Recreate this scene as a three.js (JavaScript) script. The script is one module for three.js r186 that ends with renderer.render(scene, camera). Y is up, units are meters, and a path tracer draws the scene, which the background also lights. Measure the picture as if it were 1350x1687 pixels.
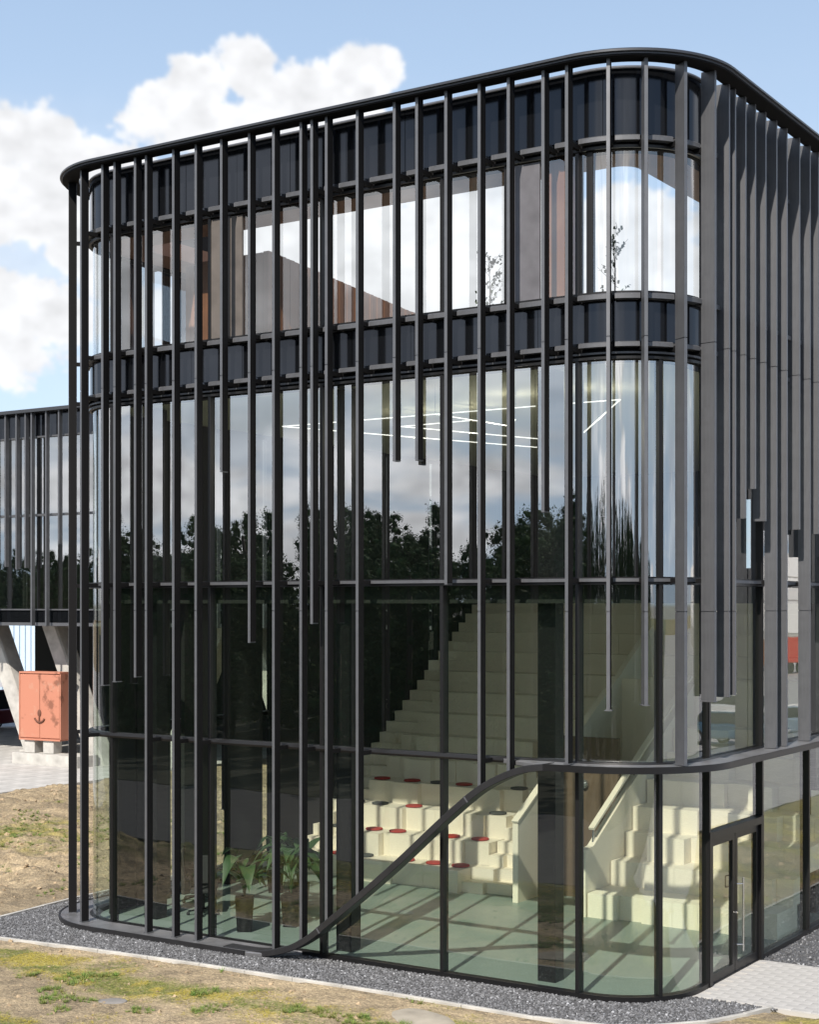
import * as THREE from 'three';
import { mergeGeometries } from 'three/addons/utils/BufferGeometryUtils.js';
import { RoundedBoxGeometry } from 'three/addons/geometries/RoundedBoxGeometry.js';

// ---------------------------------------------------------------- camera, sun, sky, exposure
const scene = new THREE.Scene();
const PHOTO_W = 1350, PHOTO_H = 1687, FOCAL = 2542;
const camera = new THREE.PerspectiveCamera(2 * Math.atan(PHOTO_H / 2 / FOCAL) * 180 / Math.PI, PHOTO_W / PHOTO_H, 0.1, 1500);
camera.position.set(9.25, 6, 21.1);
const HEAD = 33.07 * Math.PI / 180;
camera.lookAt(9.25 - Math.sin(HEAD) * 10, 6, 21.1 - Math.cos(HEAD) * 10);
camera.setViewOffset(PHOTO_W, PHOTO_H, 0, -152.5, PHOTO_W, PHOTO_H);   // a shifted lens keeps verticals upright
camera.updateProjectionMatrix();
scene.add(camera);

const renderer = new THREE.WebGLRenderer({ antialias: true });
renderer.setSize(820, 1024);
renderer.toneMapping = THREE.LinearToneMapping;
renderer.toneMappingExposure = 1.42;
renderer.shadowMap.enabled = true;

const SUN_AZ = 12 * Math.PI / 180, SUN_EL = 43.5 * Math.PI / 180;
const sunDir = new THREE.Vector3(Math.sin(SUN_AZ) * Math.cos(SUN_EL), Math.sin(SUN_EL), Math.cos(SUN_AZ) * Math.cos(SUN_EL));
const sun = new THREE.DirectionalLight(0xfff5e8, 4.8);
sun.position.copy(sunDir).multiplyScalar(90).add(new THREE.Vector3(-8, 0, -6));
sun.target.position.set(-8, 0, -6);
sun.castShadow = true;
Object.assign(sun.shadow.camera, { left: -60, right: 60, top: 60, bottom: -60, near: 1, far: 260 });
sun.shadow.mapSize.set(4096, 4096);
scene.add(sun, sun.target);

// seeded noise
let rs = 12345;
const rnd = () => { rs = (rs + 0x6d2b79f5) | 0; let t = Math.imul(rs ^ (rs >>> 15), 1 | rs); t = (t + Math.imul(t ^ (t >>> 7), 61 | t)) ^ t; return ((t ^ (t >>> 14)) >>> 0) / 4294967296; };
const rr = (a, b) => a + (b - a) * rnd();
const PERM = new Float32Array(65536); for (let i = 0; i < 65536; i++) PERM[i] = rnd();
const h3 = (x, y, z) => PERM[(Math.imul(x, 73856093) ^ Math.imul(y, 19349663) ^ Math.imul(z, 83492791)) & 65535];
const sm = (t) => t * t * (3 - 2 * t);
function noise3(x, y, z) {
  const xi = Math.floor(x), yi = Math.floor(y), zi = Math.floor(z), fx = sm(x - xi), fy = sm(y - yi), fz = sm(z - zi);
  const L = (a, b, t) => a + (b - a) * t;
  return L(L(L(h3(xi, yi, zi), h3(xi + 1, yi, zi), fx), L(h3(xi, yi + 1, zi), h3(xi + 1, yi + 1, zi), fx), fy),
    L(L(h3(xi, yi, zi + 1), h3(xi + 1, yi, zi + 1), fx), L(h3(xi, yi + 1, zi + 1), h3(xi + 1, yi + 1, zi + 1), fx), fy), fz);
}
function fbm(x, y, z, n) { let s = 0, a = 0.5, t = 0; for (let i = 0; i < n; i++) { s += a * noise3(x, y, z); t += a; a *= 0.5; x = x * 2.03 + 7.1; y = y * 2.03 + 3.7; z = z * 2.03 + 1.3; } return s / t; }
const sstep = (a, b, x) => { const t = Math.min(1, Math.max(0, (x - a) / (b - a))); return t * t * (3 - 2 * t); };

// the sky: blue air, a few big cumulus heaps and broken cloud all round (azimuth from -Z towards +X, elevation, radii; degrees)
const HEAPS = [
  [-42.3, 17.6, 1.5, 1.2], [-40.8, 18.5, 1.5, 1.2], [-39.0, 19.0, 1.4, 1.15], [-37.0, 18.6, 1.7, 1.1], [-35.2, 18.9, 1.3, 1.1], [-34.3, 19.0, 0.95, 0.9], [-36.5, 17.3, 3.0, 1.1], [-40.0, 17.0, 3.4, 1.2],
  [-47.6, 16.2, 1.7, 1.2], [-46.2, 16.4, 1.3, 1.1], [-45.0, 15.6, 1.4, 1.0], [-43.5, 15.4, 1.8, 0.9], [-47.5, 14.4, 3.2, 1.7], [-44.2, 14.0, 3.0, 1.6],
  [-47.6, 11.0, 2.2, 1.1], [-46.0, 10.2, 2.2, 1.0], [-48.5, 9.0, 3.2, 1.2], [-44.5, 12.4, 2.0, 0.8],
  [-35.5, 13.4, 5, 2.6], [-30.0, 13.2, 5, 2.7], [-25.5, 12.8, 4.8, 2.5], [-20.5, 11.8, 4.0, 2.0], [-40, 13.4, 4, 1.8], [-34, 11, 12, 2],
];
{
  const W = 4096, H = 2048, data = new Float32Array(W * H * 4);
  const R = 180 / Math.PI;
  for (let j = 0; j < H; j++) {
    const el = ((j + 0.5) / H - 0.5) * Math.PI, sy = Math.sin(el), cy = Math.cos(el), eld = el * R;
    for (let i = 0; i < W; i++) {
      const phi = ((i + 0.5) / W - 0.5) * 2 * Math.PI, dx = cy * Math.cos(phi), dz = cy * Math.sin(phi), k = (j * W + i) * 4;
      let r, g, b;
      if (eld < -4) { r = 0.42; g = 0.42; b = 0.40; } else {
        const e = Math.max(0, eld);
        const t = Math.pow(Math.max(0, 1 - e / 85), 2.6);          // paler towards the horizon
        r = 0.04 + 0.56 * t; g = 0.12 + 0.635 * t; b = 0.30 + 0.62 * t;
        const cs = Math.max(0, dx * sunDir.x + sy * sunDir.y + dz * sunDir.z), glow = 0.30 * Math.pow(cs, 5) + 0.8 * Math.pow(cs, 40);
        r += glow * 0.9; g += glow * 0.9; b += glow * 0.85;
        const az = Math.atan2(dx, -dz) * R;
        // the cloud layer seen in perspective
        const q = 1 / (Math.max(sy, 0.0) + 0.16);
        const ahead = Math.max(0, 1 - Math.abs(az + 33) / 24);       // round the heaps the layer is torn open
        let den = 0;
        const n0 = fbm(dx * q * 1.5 + 5.2, 3.3, dz * q * 1.5 + 1.7, 6);
        const soft = sstep(0, 1, ahead * 2.2) * sstep(-1, 4, eld - 5.5);
        den = sstep(0.47, 0.66, n0 - soft * 0.30 - 0.30 * sstep(24, 46, eld) - 0.13 * sstep(0.35, 0.9, dx) + 0.05 * sstep(0.2, 0.8, dz)) * 0.95;
        const veil = 0.5 * sstep(0.35, 0.8, fbm(az * 0.10 + 31, eld * 0.35, 2.2, 4)) * sstep(20, 9, eld);
        let heap = -1;
        if (ahead > 0) {
          for (const [a, eh, ra, re] of HEAPS) { const u = (az - a) / ra, v = (eld - eh) / re; heap = Math.max(heap, 1 - Math.sqrt(u * u + v * v)); }
          const nn = fbm(az * 0.75, eld * 0.95, 8.1, 6) - 0.5;
          const n2 = fbm(az * 3.1, eld * 3.6, 3.3, 4) - 0.5; heap = sstep(-0.05, 0.20, heap + nn * 1.05 + n2 * 0.45);
        } else heap = 0;
        const c = Math.max(den, heap, veil);
        const shade = fbm(az * 0.35 + 9, eld * 0.6, 4.4, 4), fine = fbm(az * 1.3 + 4, eld * 1.8, 6.2, 5), lum = ahead > 0.15 ? 0.45 + 0.17 * shade + 0.29 * fine : 0.66 + 0.72 * sstep(0.3, 0.72, shade) + 0.2 * (fine - 0.5) + 0.35 * Math.pow(cs, 5);
        r += (lum * 0.985 - r) * c; g += (lum * 0.995 - g) * c; b += (lum * 1.02 - b) * c;
      }
      data[k] = r; data[k + 1] = g; data[k + 2] = b; data[k + 3] = 1;
    }
  }
  const sky = new THREE.DataTexture(data, W, H, THREE.RGBAFormat, THREE.FloatType);
  sky.mapping = THREE.EquirectangularReflectionMapping; sky.magFilter = THREE.LinearFilter; sky.minFilter = THREE.LinearFilter; sky.needsUpdate = true;
  scene.background = sky; scene.environment = sky;
}

// ---------------------------------------------------------------- helpers
const used = new Map();
function numbered(name) { const n = used.get(name) || 0; used.set(name, n + 1); return n ? `${name}_${String(n).padStart(3, '0')}` : name; }
function shade(o) { o.castShadow = o.receiveShadow = true; return o; }
function tag(o, label, category, group, kind) { if (label) o.userData.label = label; if (category) o.userData.category = category; if (group) o.userData.group = group; if (kind) o.userData.kind = kind; return o; }
function thing(name, label, category, pos = [0, 0, 0], turn = 0, group) { const o = new THREE.Group(); o.name = numbered(name); o.position.set(...pos); o.rotation.y = turn; scene.add(o); return tag(o, label, category, group); }
function part(parent, name, geo, mat, pos, ry) { const m = shade(new THREE.Mesh(geo, mat)); m.name = name; if (pos) m.position.set(...pos); if (ry) m.rotation.y = ry; parent.add(m); return m; }
function mesh(name, geo, mat) { const m = shade(new THREE.Mesh(geo, mat)); m.name = numbered(name); scene.add(m); return m; }
const clean = (g) => { const o = g.index ? g.toNonIndexed() : g; for (const n of Object.keys(o.attributes)) if (!['position', 'normal', 'uv'].includes(n)) o.deleteAttribute(n); return o; };
const merge = (list) => mergeGeometries(list.map(clean), false);
// world-size uv for boxes and other plain geometry
function metric(g, s = 1) {
  g = clean(g); const p = g.attributes.position, n = g.attributes.normal, uv = new Float32Array(p.count * 2);
  for (let i = 0; i < p.count; i++) {
    const ax = Math.abs(n.getX(i)), ay = Math.abs(n.getY(i)), az = Math.abs(n.getZ(i));
    const [a, b] = ay >= ax && ay >= az ? [p.getX(i), p.getZ(i)] : ax > az ? [p.getZ(i), p.getY(i)] : [p.getX(i), p.getY(i)];
    uv[2 * i] = a * s; uv[2 * i + 1] = b * s;
  }
  g.setAttribute('uv', new THREE.BufferAttribute(uv, 2)); return g;
}
function box(x0, x1, y0, y1, z0, z1, s) { const g = new THREE.BoxGeometry(x1 - x0, y1 - y0, z1 - z0); g.translate((x0 + x1) / 2, (y0 + y1) / 2, (z0 + z1) / 2); return metric(g, s); }
function bar(a, b, w, d) { // square bar between two points
  const A = new THREE.Vector3(...a), B = new THREE.Vector3(...b), L = A.distanceTo(B), g = new THREE.BoxGeometry(w, d || w, L);
  const m = new THREE.Matrix4().lookAt(B, A, Math.abs(B.y - A.y) / L > 0.99 ? new THREE.Vector3(0, 0, 1) : new THREE.Vector3(0, 1, 0)); m.setPosition(A.add(B).multiplyScalar(0.5)); return g.applyMatrix4(m);
}
function rod(a, b, r, seg = 8) { const A = new THREE.Vector3(...a), B = new THREE.Vector3(...b), g = new THREE.CylinderGeometry(r, r, A.distanceTo(B), seg); g.applyQuaternion(new THREE.Quaternion().setFromUnitVectors(new THREE.Vector3(0, 1, 0), B.clone().sub(A).normalize())); return g.translate(...A.add(B).multiplyScalar(0.5).toArray()); }
function canvasTex(w, h, draw, repeat, srgb = true) {
  const c = document.createElement('canvas'); c.width = w; c.height = h; draw(c.getContext('2d'), w, h);
  const t = new THREE.CanvasTexture(c); t.wrapS = t.wrapT = THREE.RepeatWrapping; if (srgb) t.colorSpace = THREE.SRGBColorSpace; if (repeat) t.repeat.set(...repeat); return t;
}
function noiseTex(n, f, srgb = false) { // f(u, v) -> [r, g, b] in 0..1, linear values unless srgb
  const d = new Uint8Array(n * n * 4);
  for (let j = 0; j < n; j++) for (let i = 0; i < n; i++) { const c = f(i / n, j / n), k = (j * n + i) * 4; d[k] = c[0] * 255; d[k + 1] = c[1] * 255; d[k + 2] = c[2] * 255; d[k + 3] = 255; }
  const t = new THREE.DataTexture(d, n, n); t.wrapS = t.wrapT = THREE.RepeatWrapping; t.magFilter = THREE.LinearFilter; t.minFilter = THREE.LinearMipmapLinearFilter; t.generateMipmaps = true; if (srgb) t.colorSpace = THREE.SRGBColorSpace; t.needsUpdate = true; return t;
}
// noise on a torus-like wrap so that the texture tiles
function tileN(u, v, f, oct, z = 0) { const w = (a) => a; let s = 0, a = 0.5, t = 0; for (let o = 0; o < oct; o++) { const F = f * (1 << o), x = u * F, y = v * F; const xi = Math.floor(x), yi = Math.floor(y), fx = sm(x - xi), fy = sm(y - yi), m = (p) => ((p % F) + F) % F; const A = h3(m(xi), m(yi), z + o), B = h3(m(xi + 1), m(yi), z + o), C = h3(m(xi), m(yi + 1), z + o), D = h3(m(xi + 1), m(yi + 1), z + o); s += a * w(A + (B - A) * fx + (C - A) * fy + (A - B - C + D) * fx * fy); t += a; a *= 0.55; } return s / t; }

// ---------------------------------------------------------------- materials
const std = (c, r, m = 0, extra = {}) => new THREE.MeshStandardMaterial({ color: new THREE.Color().setRGB(...c), roughness: r, metalness: m, ...extra });
const smudge = noiseTex(512, (u, v) => { const a = tileN(u, v, 4, 6, 3), s = tileN(u, v, 3, 3, 9); const q = 0.70 + 0.34 * (a - 0.5) + 0.30 * (s - 0.5); return [q, q, q]; });
const streak = noiseTex(512, (u, v) => { const a = tileN(u, v * 0.06, 32, 4, 5), s = tileN(u, v, 4, 5, 19); const q = Math.min(1, Math.max(0, 0.82 + 0.22 * (a - 0.5) + 0.3 * (s - 0.5))); return [q, q, q]; });
const M = {};
M.fin = std([0.135, 0.141, 0.155], 0.5, 0.5, { map: streak });
M.ribbon = std([0.035, 0.035, 0.038], 0.42, 0.4, { map: streak });
M.frame = std([0.011, 0.011, 0.012], 0.40, 0.3);
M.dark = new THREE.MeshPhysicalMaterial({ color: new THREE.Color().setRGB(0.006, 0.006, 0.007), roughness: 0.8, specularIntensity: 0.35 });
M.panel = std([0.032, 0.036, 0.044], 0.15, 0.85, { roughnessMap: smudge });
M.trim = std([0.12, 0.125, 0.138], 0.5, 0.4, { map: streak });
M.roofrim = std([0.06, 0.063, 0.07], 0.4, 0.6);
M.ledge = std([0.25, 0.255, 0.27], 0.5, 0.4, { roughnessMap: smudge, map: smudge });
const WAVE = (() => { const n = 128, d = new Float32Array(n * n * 4); for (let j = 0; j < n; j++) for (let i = 0; i < n; i++) { const q = tileN(i / n, j / n, 3, 2, 77), k = (j * n + i) * 4; d[k] = d[k + 1] = d[k + 2] = q; d[k + 3] = 1; } const t = new THREE.DataTexture(d, n, n, THREE.RGBAFormat, THREE.FloatType); t.wrapS = t.wrapT = THREE.RepeatWrapping; t.magFilter = THREE.LinearFilter; t.repeat.set(0.31, 0.23); t.needsUpdate = true; return t; })();   // float glass is never quite flat
const glass = (c, ior) => new THREE.MeshPhysicalMaterial({ color: new THREE.Color().setRGB(...c), roughness: 0, metalness: 0, transmission: 1, thickness: 0, ior, side: THREE.DoubleSide, bumpMap: WAVE, bumpScale: 0.0035 });
M.glass = glass([0.86, 0.93, 0.875], 2.0); M.glassMid = glass([0.80, 0.88, 0.80], 2.6); M.glassSun = glass([0.885, 0.925, 0.885], 3.9);
M.glassClear = glass([0.92, 0.94, 0.94], 2.4);
M.ply = std([0.85, 0.79, 0.68], 0.6, 0, { map: noiseTex(512, (u, v) => { const g = tileN(u * 1, v, 4, 3, 2), f = 0.5 + 0.5 * Math.sin((v * 26 + g * 7) * 6.2832), k = tileN(u, v, 64, 2, 7); const q = 0.86 + 0.07 * f * g + 0.08 * (k - 0.5); return [q + 0.02, q, q - 0.03]; }) });
M.wood = std([0.22, 0.10, 0.05], 0.55, 0, { map: streak });
M.floor = std([0.255, 0.31, 0.285], 0.36, 0, { map: noiseTex(256, (u, v) => { const q = 0.78 + 0.14 * (tileN(u, v, 3, 6, 91) - 0.5); return [q, q, q]; }) });
M.ceil = std([0.50, 0.50, 0.40], 0.9);
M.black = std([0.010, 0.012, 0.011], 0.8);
M.concrete = std([0.55, 0.54, 0.51], 0.85, 0, { map: smudge });
M.white = std([0.78, 0.77, 0.75], 0.5);
M.steel = std([0.62, 0.62, 0.62], 0.25, 0.95);
M.rubber = std([0.02, 0.02, 0.022], 0.85);

// ---------------------------------------------------------------- the pavilion's plan: a rounded facade line
const ZB = -20, RAD = 1.3, XL = -12.4, LS = -1.3 - ZB, LA = RAD * Math.PI / 2, LF = 9.8;
const S0 = LS, S1 = LS + LA, S2 = S1 + LF, S3 = S2 + LA, S4 = S3 + LS;
const sF = (x) => S1 + (x + 11.1), sR = (z) => S3 + (-1.3 - z), sL = (z) => z - ZB, sCL = (deg) => S0 + RAD * deg * Math.PI / 180, sCR = (deg) => S2 + RAD * deg * Math.PI / 180;
function at(s, off = 0) { // point and outward normal on the facade line, moved out by off
  if (s <= S0) return { x: XL - off, z: ZB + s, nx: -1, nz: 0 };
  if (s <= S1) { const a = (s - S0) / RAD; return { x: -11.1 - Math.cos(a) * (RAD + off), z: -1.3 + Math.sin(a) * (RAD + off), nx: -Math.cos(a), nz: Math.sin(a) }; }
  if (s <= S2) return { x: -11.1 + (s - S1), z: off, nx: 0, nz: 1 };
  if (s <= S3) { const a = (s - S2) / RAD; return { x: -1.3 + Math.sin(a) * (RAD + off), z: -1.3 + Math.cos(a) * (RAD + off), nx: Math.sin(a), nz: Math.cos(a) }; }
  return { x: off, z: -1.3 - (s - S3), nx: 1, nz: 0 };
}
function samples(a, b) {
  const out = [a]; for (const k of [S0, S1, S2, S3]) if (k > a + 1e-4 && k < b - 1e-4) out.push(k);
  for (const [p, q] of [[S0, S1], [S2, S3]]) for (let i = 1; i < 22; i++) { const s = p + (q - p) * i / 22; if (s > a + 1e-4 && s < b - 1e-4) out.push(s); }
  out.push(b); return out.sort((x, y) => x - y).filter((v, i, l) => !i || v - l[i - 1] > 1e-5);
}
function sweep(profile, a, b, closed = true) { // profile of [off, y], counter-clockwise with off to the right
  const ss = samples(a, b), pos = [], nor = [], uv = [], n = profile.length;
  const put = (p, y, nx, ny, nz, u, v) => { pos.push(p.x, y, p.z); nor.push(nx, ny, nz); uv.push(u, v); };
  for (let e = 0; e < (closed ? n : n - 1); e++) {
    const [o0, y0] = profile[e], [o1, y1] = profile[(e + 1) % n], len = Math.hypot(o1 - o0, y1 - y0), no = (y1 - y0) / len, ny = -(o1 - o0) / len;
    for (let i = 0; i + 1 < ss.length; i++) {
      const A = at(ss[i], o0), B = at(ss[i + 1], o0), C = at(ss[i + 1], o1), D = at(ss[i], o1);
      const v0 = no ? y0 : o0, v1 = no ? y1 : o1;
      for (const [p, y, u, v] of [[A, y0, ss[i], v0], [B, y0, ss[i + 1], v0], [C, y1, ss[i + 1], v1], [A, y0, ss[i], v0], [C, y1, ss[i + 1], v1], [D, y1, ss[i], v1]]) put(p, y, p.nx * no, ny, p.nz * no, u, v);
    }
  }
  if (closed) for (const [s, dir] of [[a, -1], [b, 1]]) {
    const tri = THREE.ShapeUtils.triangulateShape(profile.map(([o, y]) => new THREE.Vector2(o, y)), []), f = at(s, 0), tx = f.nz * dir, tz = -f.nx * dir;
    for (const t of tri) for (const k of dir < 0 ? [t[0], t[1], t[2]] : [t[2], t[1], t[0]]) { const [o, y] = profile[k]; put(at(s, o), y, tx, 0, tz, o, y); }
  }
  const g = new THREE.BufferGeometry();
  g.setAttribute('position', new THREE.Float32BufferAttribute(pos, 3)); g.setAttribute('normal', new THREE.Float32BufferAttribute(nor, 3)); g.setAttribute('uv', new THREE.Float32BufferAttribute(uv, 2));
  return g;
}
const rect = (o0, o1, y0, y1) => [[o0, y0], [o1, y0], [o1, y1], [o0, y1]];
function planPlate(points, y0, y1, bevel = 0) { // extrude a plan outline [x, z] between two heights
  const g = new THREE.ExtrudeGeometry(new THREE.Shape(points.map(([x, z]) => new THREE.Vector2(x, -z))), { depth: y1 - y0 - 2 * bevel, bevelEnabled: bevel > 0, bevelSize: bevel, bevelThickness: bevel, bevelSegments: 1, bevelOffset: -bevel, curveSegments: 4 });
  g.rotateX(-Math.PI / 2); g.translate(0, y0 + bevel, 0); return metric(g);
}
const outline = (off, a, b) => samples(a, b).map((s) => { const p = at(s, off); return [p.x, p.z]; });

function slopeWall(x0, x1, pts, top) { // a wall in the Z-Y plane with a sloping top
  const g = new THREE.ExtrudeGeometry(new THREE.Shape(pts.map(([z, y]) => new THREE.Vector2(-z, y))), { depth: x1 - x0, bevelEnabled: false }); g.rotateY(Math.PI / 2); g.translate(x0, 0, 0); return metric(g);
}

const pav = thing('glass_pavilion', 'black glazed pavilion with rounded corners behind a screen of tall vertical metal fins', 'building');
const P = (name, geo, mat, pos, ry) => part(pav, name, geo, mat, pos, ry);
// pane-to-pane division lines
const MUL = [-11.1, -8.72, -6.25, -3.85, -1.42].map(sF);
const grid = [sL(-18.5), sL(-16.1), sL(-13.7), sL(-11.3), sL(-8.9), sL(-6.5), sL(-4.0), sL(-1.66), ...MUL, sCR(51), sR(-1.66), sR(-4.0), sR(-6.4), sR(-8.8), sR(-11.2), sR(-13.6), sR(-16), sR(-18.4)];
const END0 = sL(-19.6), END1 = sR(-19.6);
const stops = [END0, ...grid, END1];
const DOOR0 = sR(-1.66), DOOR1 = sR(-4.0);
const LEVELS = [[0.1, 3.52], [3.62, 6.3], [6.42, 9.68], [10.72, 12.84]];
LEVELS.forEach(([y0, y1], L) => {
  for (let i = 0; i + 1 < stops.length; i++) {
    let lo = y0;
    if (L === 0 && Math.abs(stops[i] - DOOR0) < 0.01) lo = 2.42;
    P('glass_pane', sweep([[-0.02, lo], [-0.02, y1]], stops[i] + 0.03, stops[i + 1] - 0.03, false), [M.glass, M.glassMid, M.glassSun, M.glassClear][L]);
  }
  for (const s of grid) { if (L === 3 && s === sCR(51)) continue; const f = at(s, -0.045), g = metric(new THREE.BoxGeometry(0.06, y1 - y0 + 0.04, 0.17)); g.translate(0, (y0 + y1) / 2, 0); P('mullion', g, M.frame, [f.x, 0, f.z], Math.atan2(f.nx, f.nz)); }
});
// horizontal frames
P('base_rail', sweep(rect(-0.12, 0.035, 0.01, 0.09), END0, DOOR0 - 0.03), M.frame);
P('base_rail', sweep(rect(-0.12, 0.035, 0.01, 0.09), DOOR1 + 0.03, END1), M.frame);
P('transom', sweep([[-0.12, 3.525], [0.06, 3.525], [0.075, 3.56], [0.06, 3.615], [-0.12, 3.615]], END0, END1), M.frame);
P('transom', sweep([[-0.12, 6.305], [0.05, 6.305], [0.05, 6.415], [-0.12, 6.415]], END0, END1), M.frame);
P('transom_cap', sweep(rect(0.052, 0.085, 6.345, 6.395), END0, END1), M.trim);
P('edge_beam', sweep(rect(-0.5, -0.18, 6.02, 6.33), END0, END1), M.black);
// bands between the storeys, cut into panels
const ENDP = sL(-4.5);   // the tall parapet turns the left corner and stops; behind it the roof edge is low
function panels(name, y0, y1, off, step, from = END0) {
  const n = Math.round((END1 - from) / step), w = (END1 - from) / n;
  for (let i = 0; i < n; i++) P(name, sweep(rect(off - 0.03, off + (i % 2 ? 0.003 : 0), y0, y1), from + i * w + 0.004, from + (i + 1) * w - 0.004), M.panel);
}
panels('spandrel_panel', 9.96, 10.565, 0.04, 1.18);
panels('parapet_panel', 13.06, 14.05, 0.04, 1.18, ENDP);
P('spandrel_core', sweep(rect(-0.28, 0.0, 9.69, 10.70), END0, END1), M.dark);
P('parapet_core', sweep(rect(-0.24, 0.0, 12.86, 14.05), ENDP, END1), M.dark);
P('low_parapet', sweep(rect(-0.24, 0.03, 12.86, 13.18), END0, ENDP - 0.004), M.panel);
P('parapet_coping', sweep([[-0.26, 14.055], [0.075, 14.055], [0.08, 14.07], [0.06, 14.10], [-0.26, 14.10]], ENDP, END1), M.trim);
P('recess_rail', sweep(rect(0.01, 0.055, 9.70, 9.74), END0, END1), M.frame);
P('recess_rail', sweep(rect(0.01, 0.07, 9.775, 9.805), END0, END1), M.trim);
P('recess_rail', sweep(rect(0.01, 0.06, 12.87, 12.915), END0, END1), M.frame);
// the light sills that run from fin to fin are cut at each fin (below); fins: [s, foot height, outer offset depth]
const RIB = 0.085;            // top of the base ribbon
const fins = [];
for (let z = -18.9; z < -1.6; z += 0.43 + 0.2 * h3(Math.round(z * 50), 3, 1)) fins.push([sL(z), h3(Math.round(z * 50), 1, 1) < 0.85 ? RIB : 1 + 7 * h3(Math.round(z * 50), 2, 1), 0.2]);
fins.push([sCL(42), RIB, 0.155], [sCL(75), RIB, 0.155]);
for (const [x, y] of [[-10.977, 4.506], [-10.672, 4.581], [-10.163, 4.683], [-9.898, RIB], [-9.246, RIB], [-8.722, RIB], [-8.141, 8.30], [-7.52, 5.344], [-6.992, RIB + 0.02], [-6.412, 0.36], [-6.184, 5.676], [-5.883, 0.70], [-5.257, 1.19], [-4.529, 8.305], [-4.099, 8.293], [-3.552, 6.315], [-2.943, 3.11], [-2.424, 3.40], [-1.823, 7.397], [-1.422, 3.6]]) fins.push([sF(x + 0.03), y, 0.155]);
fins.push([sCR(18.5), 4.42, 0.15], [sCR(37), 4.50, 0.22], [sCR(58), 3.6, 0.24], [sCR(80), 4.52, 0.24, 0.42]);
const OUTR = 0.34;
for (const [z, y] of [[-1.71, 4.56], [-1.965, 4.58], [-2.41, 7.37], [-2.845, 7.87], [-3.32, 7.37], [-3.84, 3.6], [-4.345, 3.6], [-4.99, 7.3], [-5.54, 3.6], [-6.0, 7.26]]) fins.push([sR(z), y, 0.21, OUTR]);
for (let z = -6.5; z > -19.3; z -= 0.4 + 0.22 * h3(Math.round(z * 50), 5, 1)) fins.push([sR(z), h3(Math.round(z * 50), 7, 1) < 0.5 ? 3.6 : 5 + 3 * h3(Math.round(z * 50), 9, 1), 0.21, OUTR]);
const OUT = 0.44, FT = 0.052, BR = {};
for (const [s, y0, d, out = OUT] of fins) {
  const y1 = s < ENDP + 0.1 ? 13.2 : 14.1, cuts = [5.9, 9.98].filter((c) => c > y0 + 0.6), bits = []; let a = y0;
  for (const c of [...cuts, y1]) { bits.push(box(-FT / 2, FT / 2, a, c - (c < y1 ? 0.012 : 0), -d / 2, d / 2)); a = c; }
  for (const c of cuts) bits.push(box(-FT / 2 + 0.012, FT / 2 - 0.012, c - 0.014, c + 0.002, -d / 2 + 0.012, d / 2 - 0.012));
  if (y0 < 4.6) bits.push(box(-FT / 2 - 0.03, FT / 2 + 0.03, y0 + 0.002, y0 + 0.016, -d / 2, d / 2 - 0.004));
  const f = at(s, out - d / 2), ry = Math.atan2(f.nx, f.nz);
  const fin = P('fin', merge(bits), M.fin, [f.x, 0, f.z], ry);
  part(fin, 'side_shade_strip', box(FT / 2 - 0.001, FT / 2 + 0.005, y0 + 0.02, y1, -d / 2 + 0.004, d / 2 - 0.007), M.dark);   // black strip paints in the shade on the right flank of the fin
  const bk = `b${d}_${out}`; const bg = BR[bk] || (BR[bk] = box(-0.03, 0.03, -0.035, 0.035, -(out - d / 2) + 0.02, -d / 2 + 0.004));   // brackets hold the fin off the wall
  for (const yb of [12.93, 10.61, 9.85, 6.36, 3.56]) if (yb > y0 + 0.05) part(fin, 'bracket', bg, M.dark, [0, yb, 0]);
}
// light sills and gutters between the fins
{
  const ss = fins.map((f) => f[0]).sort((a, b) => a - b), edges = [END0, ...ss, END1];
  for (const [o0, o1, y0, y1] of [[0.03, 0.17, 12.955, 13.04], [0.02, 0.20, 10.58, 10.665], [0.03, 0.17, 9.868, 9.945]])
    for (let i = 0; i + 1 < edges.length; i++) if (edges[i + 1] - edges[i] > 0.2) P('sill', sweep([[o0, y0], [o1, y0], [o1, y1 - 0.02], [o1 - 0.03, y1], [o0, y1]], edges[i] + 0.06, edges[i + 1] - 0.03), M.trim);
  P('sill_upstand', sweep(rect(-0.1, 0.03, 10.66, 10.725), END0, END1), M.frame);
}
// the roof brim: a thin ring on top of the fins
P('roof_brim', sweep([[0.24, 14.105], [0.56, 14.105], [0.56, 14.135], [0.60, 14.135], [0.60, 14.165], [0.585, 14.18], [0.24, 14.18]], ENDP, END1), M.roofrim);
P('brim_soffit', sweep(rect(0.25, 0.55, 14.085, 14.103), ENDP, END1), M.dark);
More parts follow.
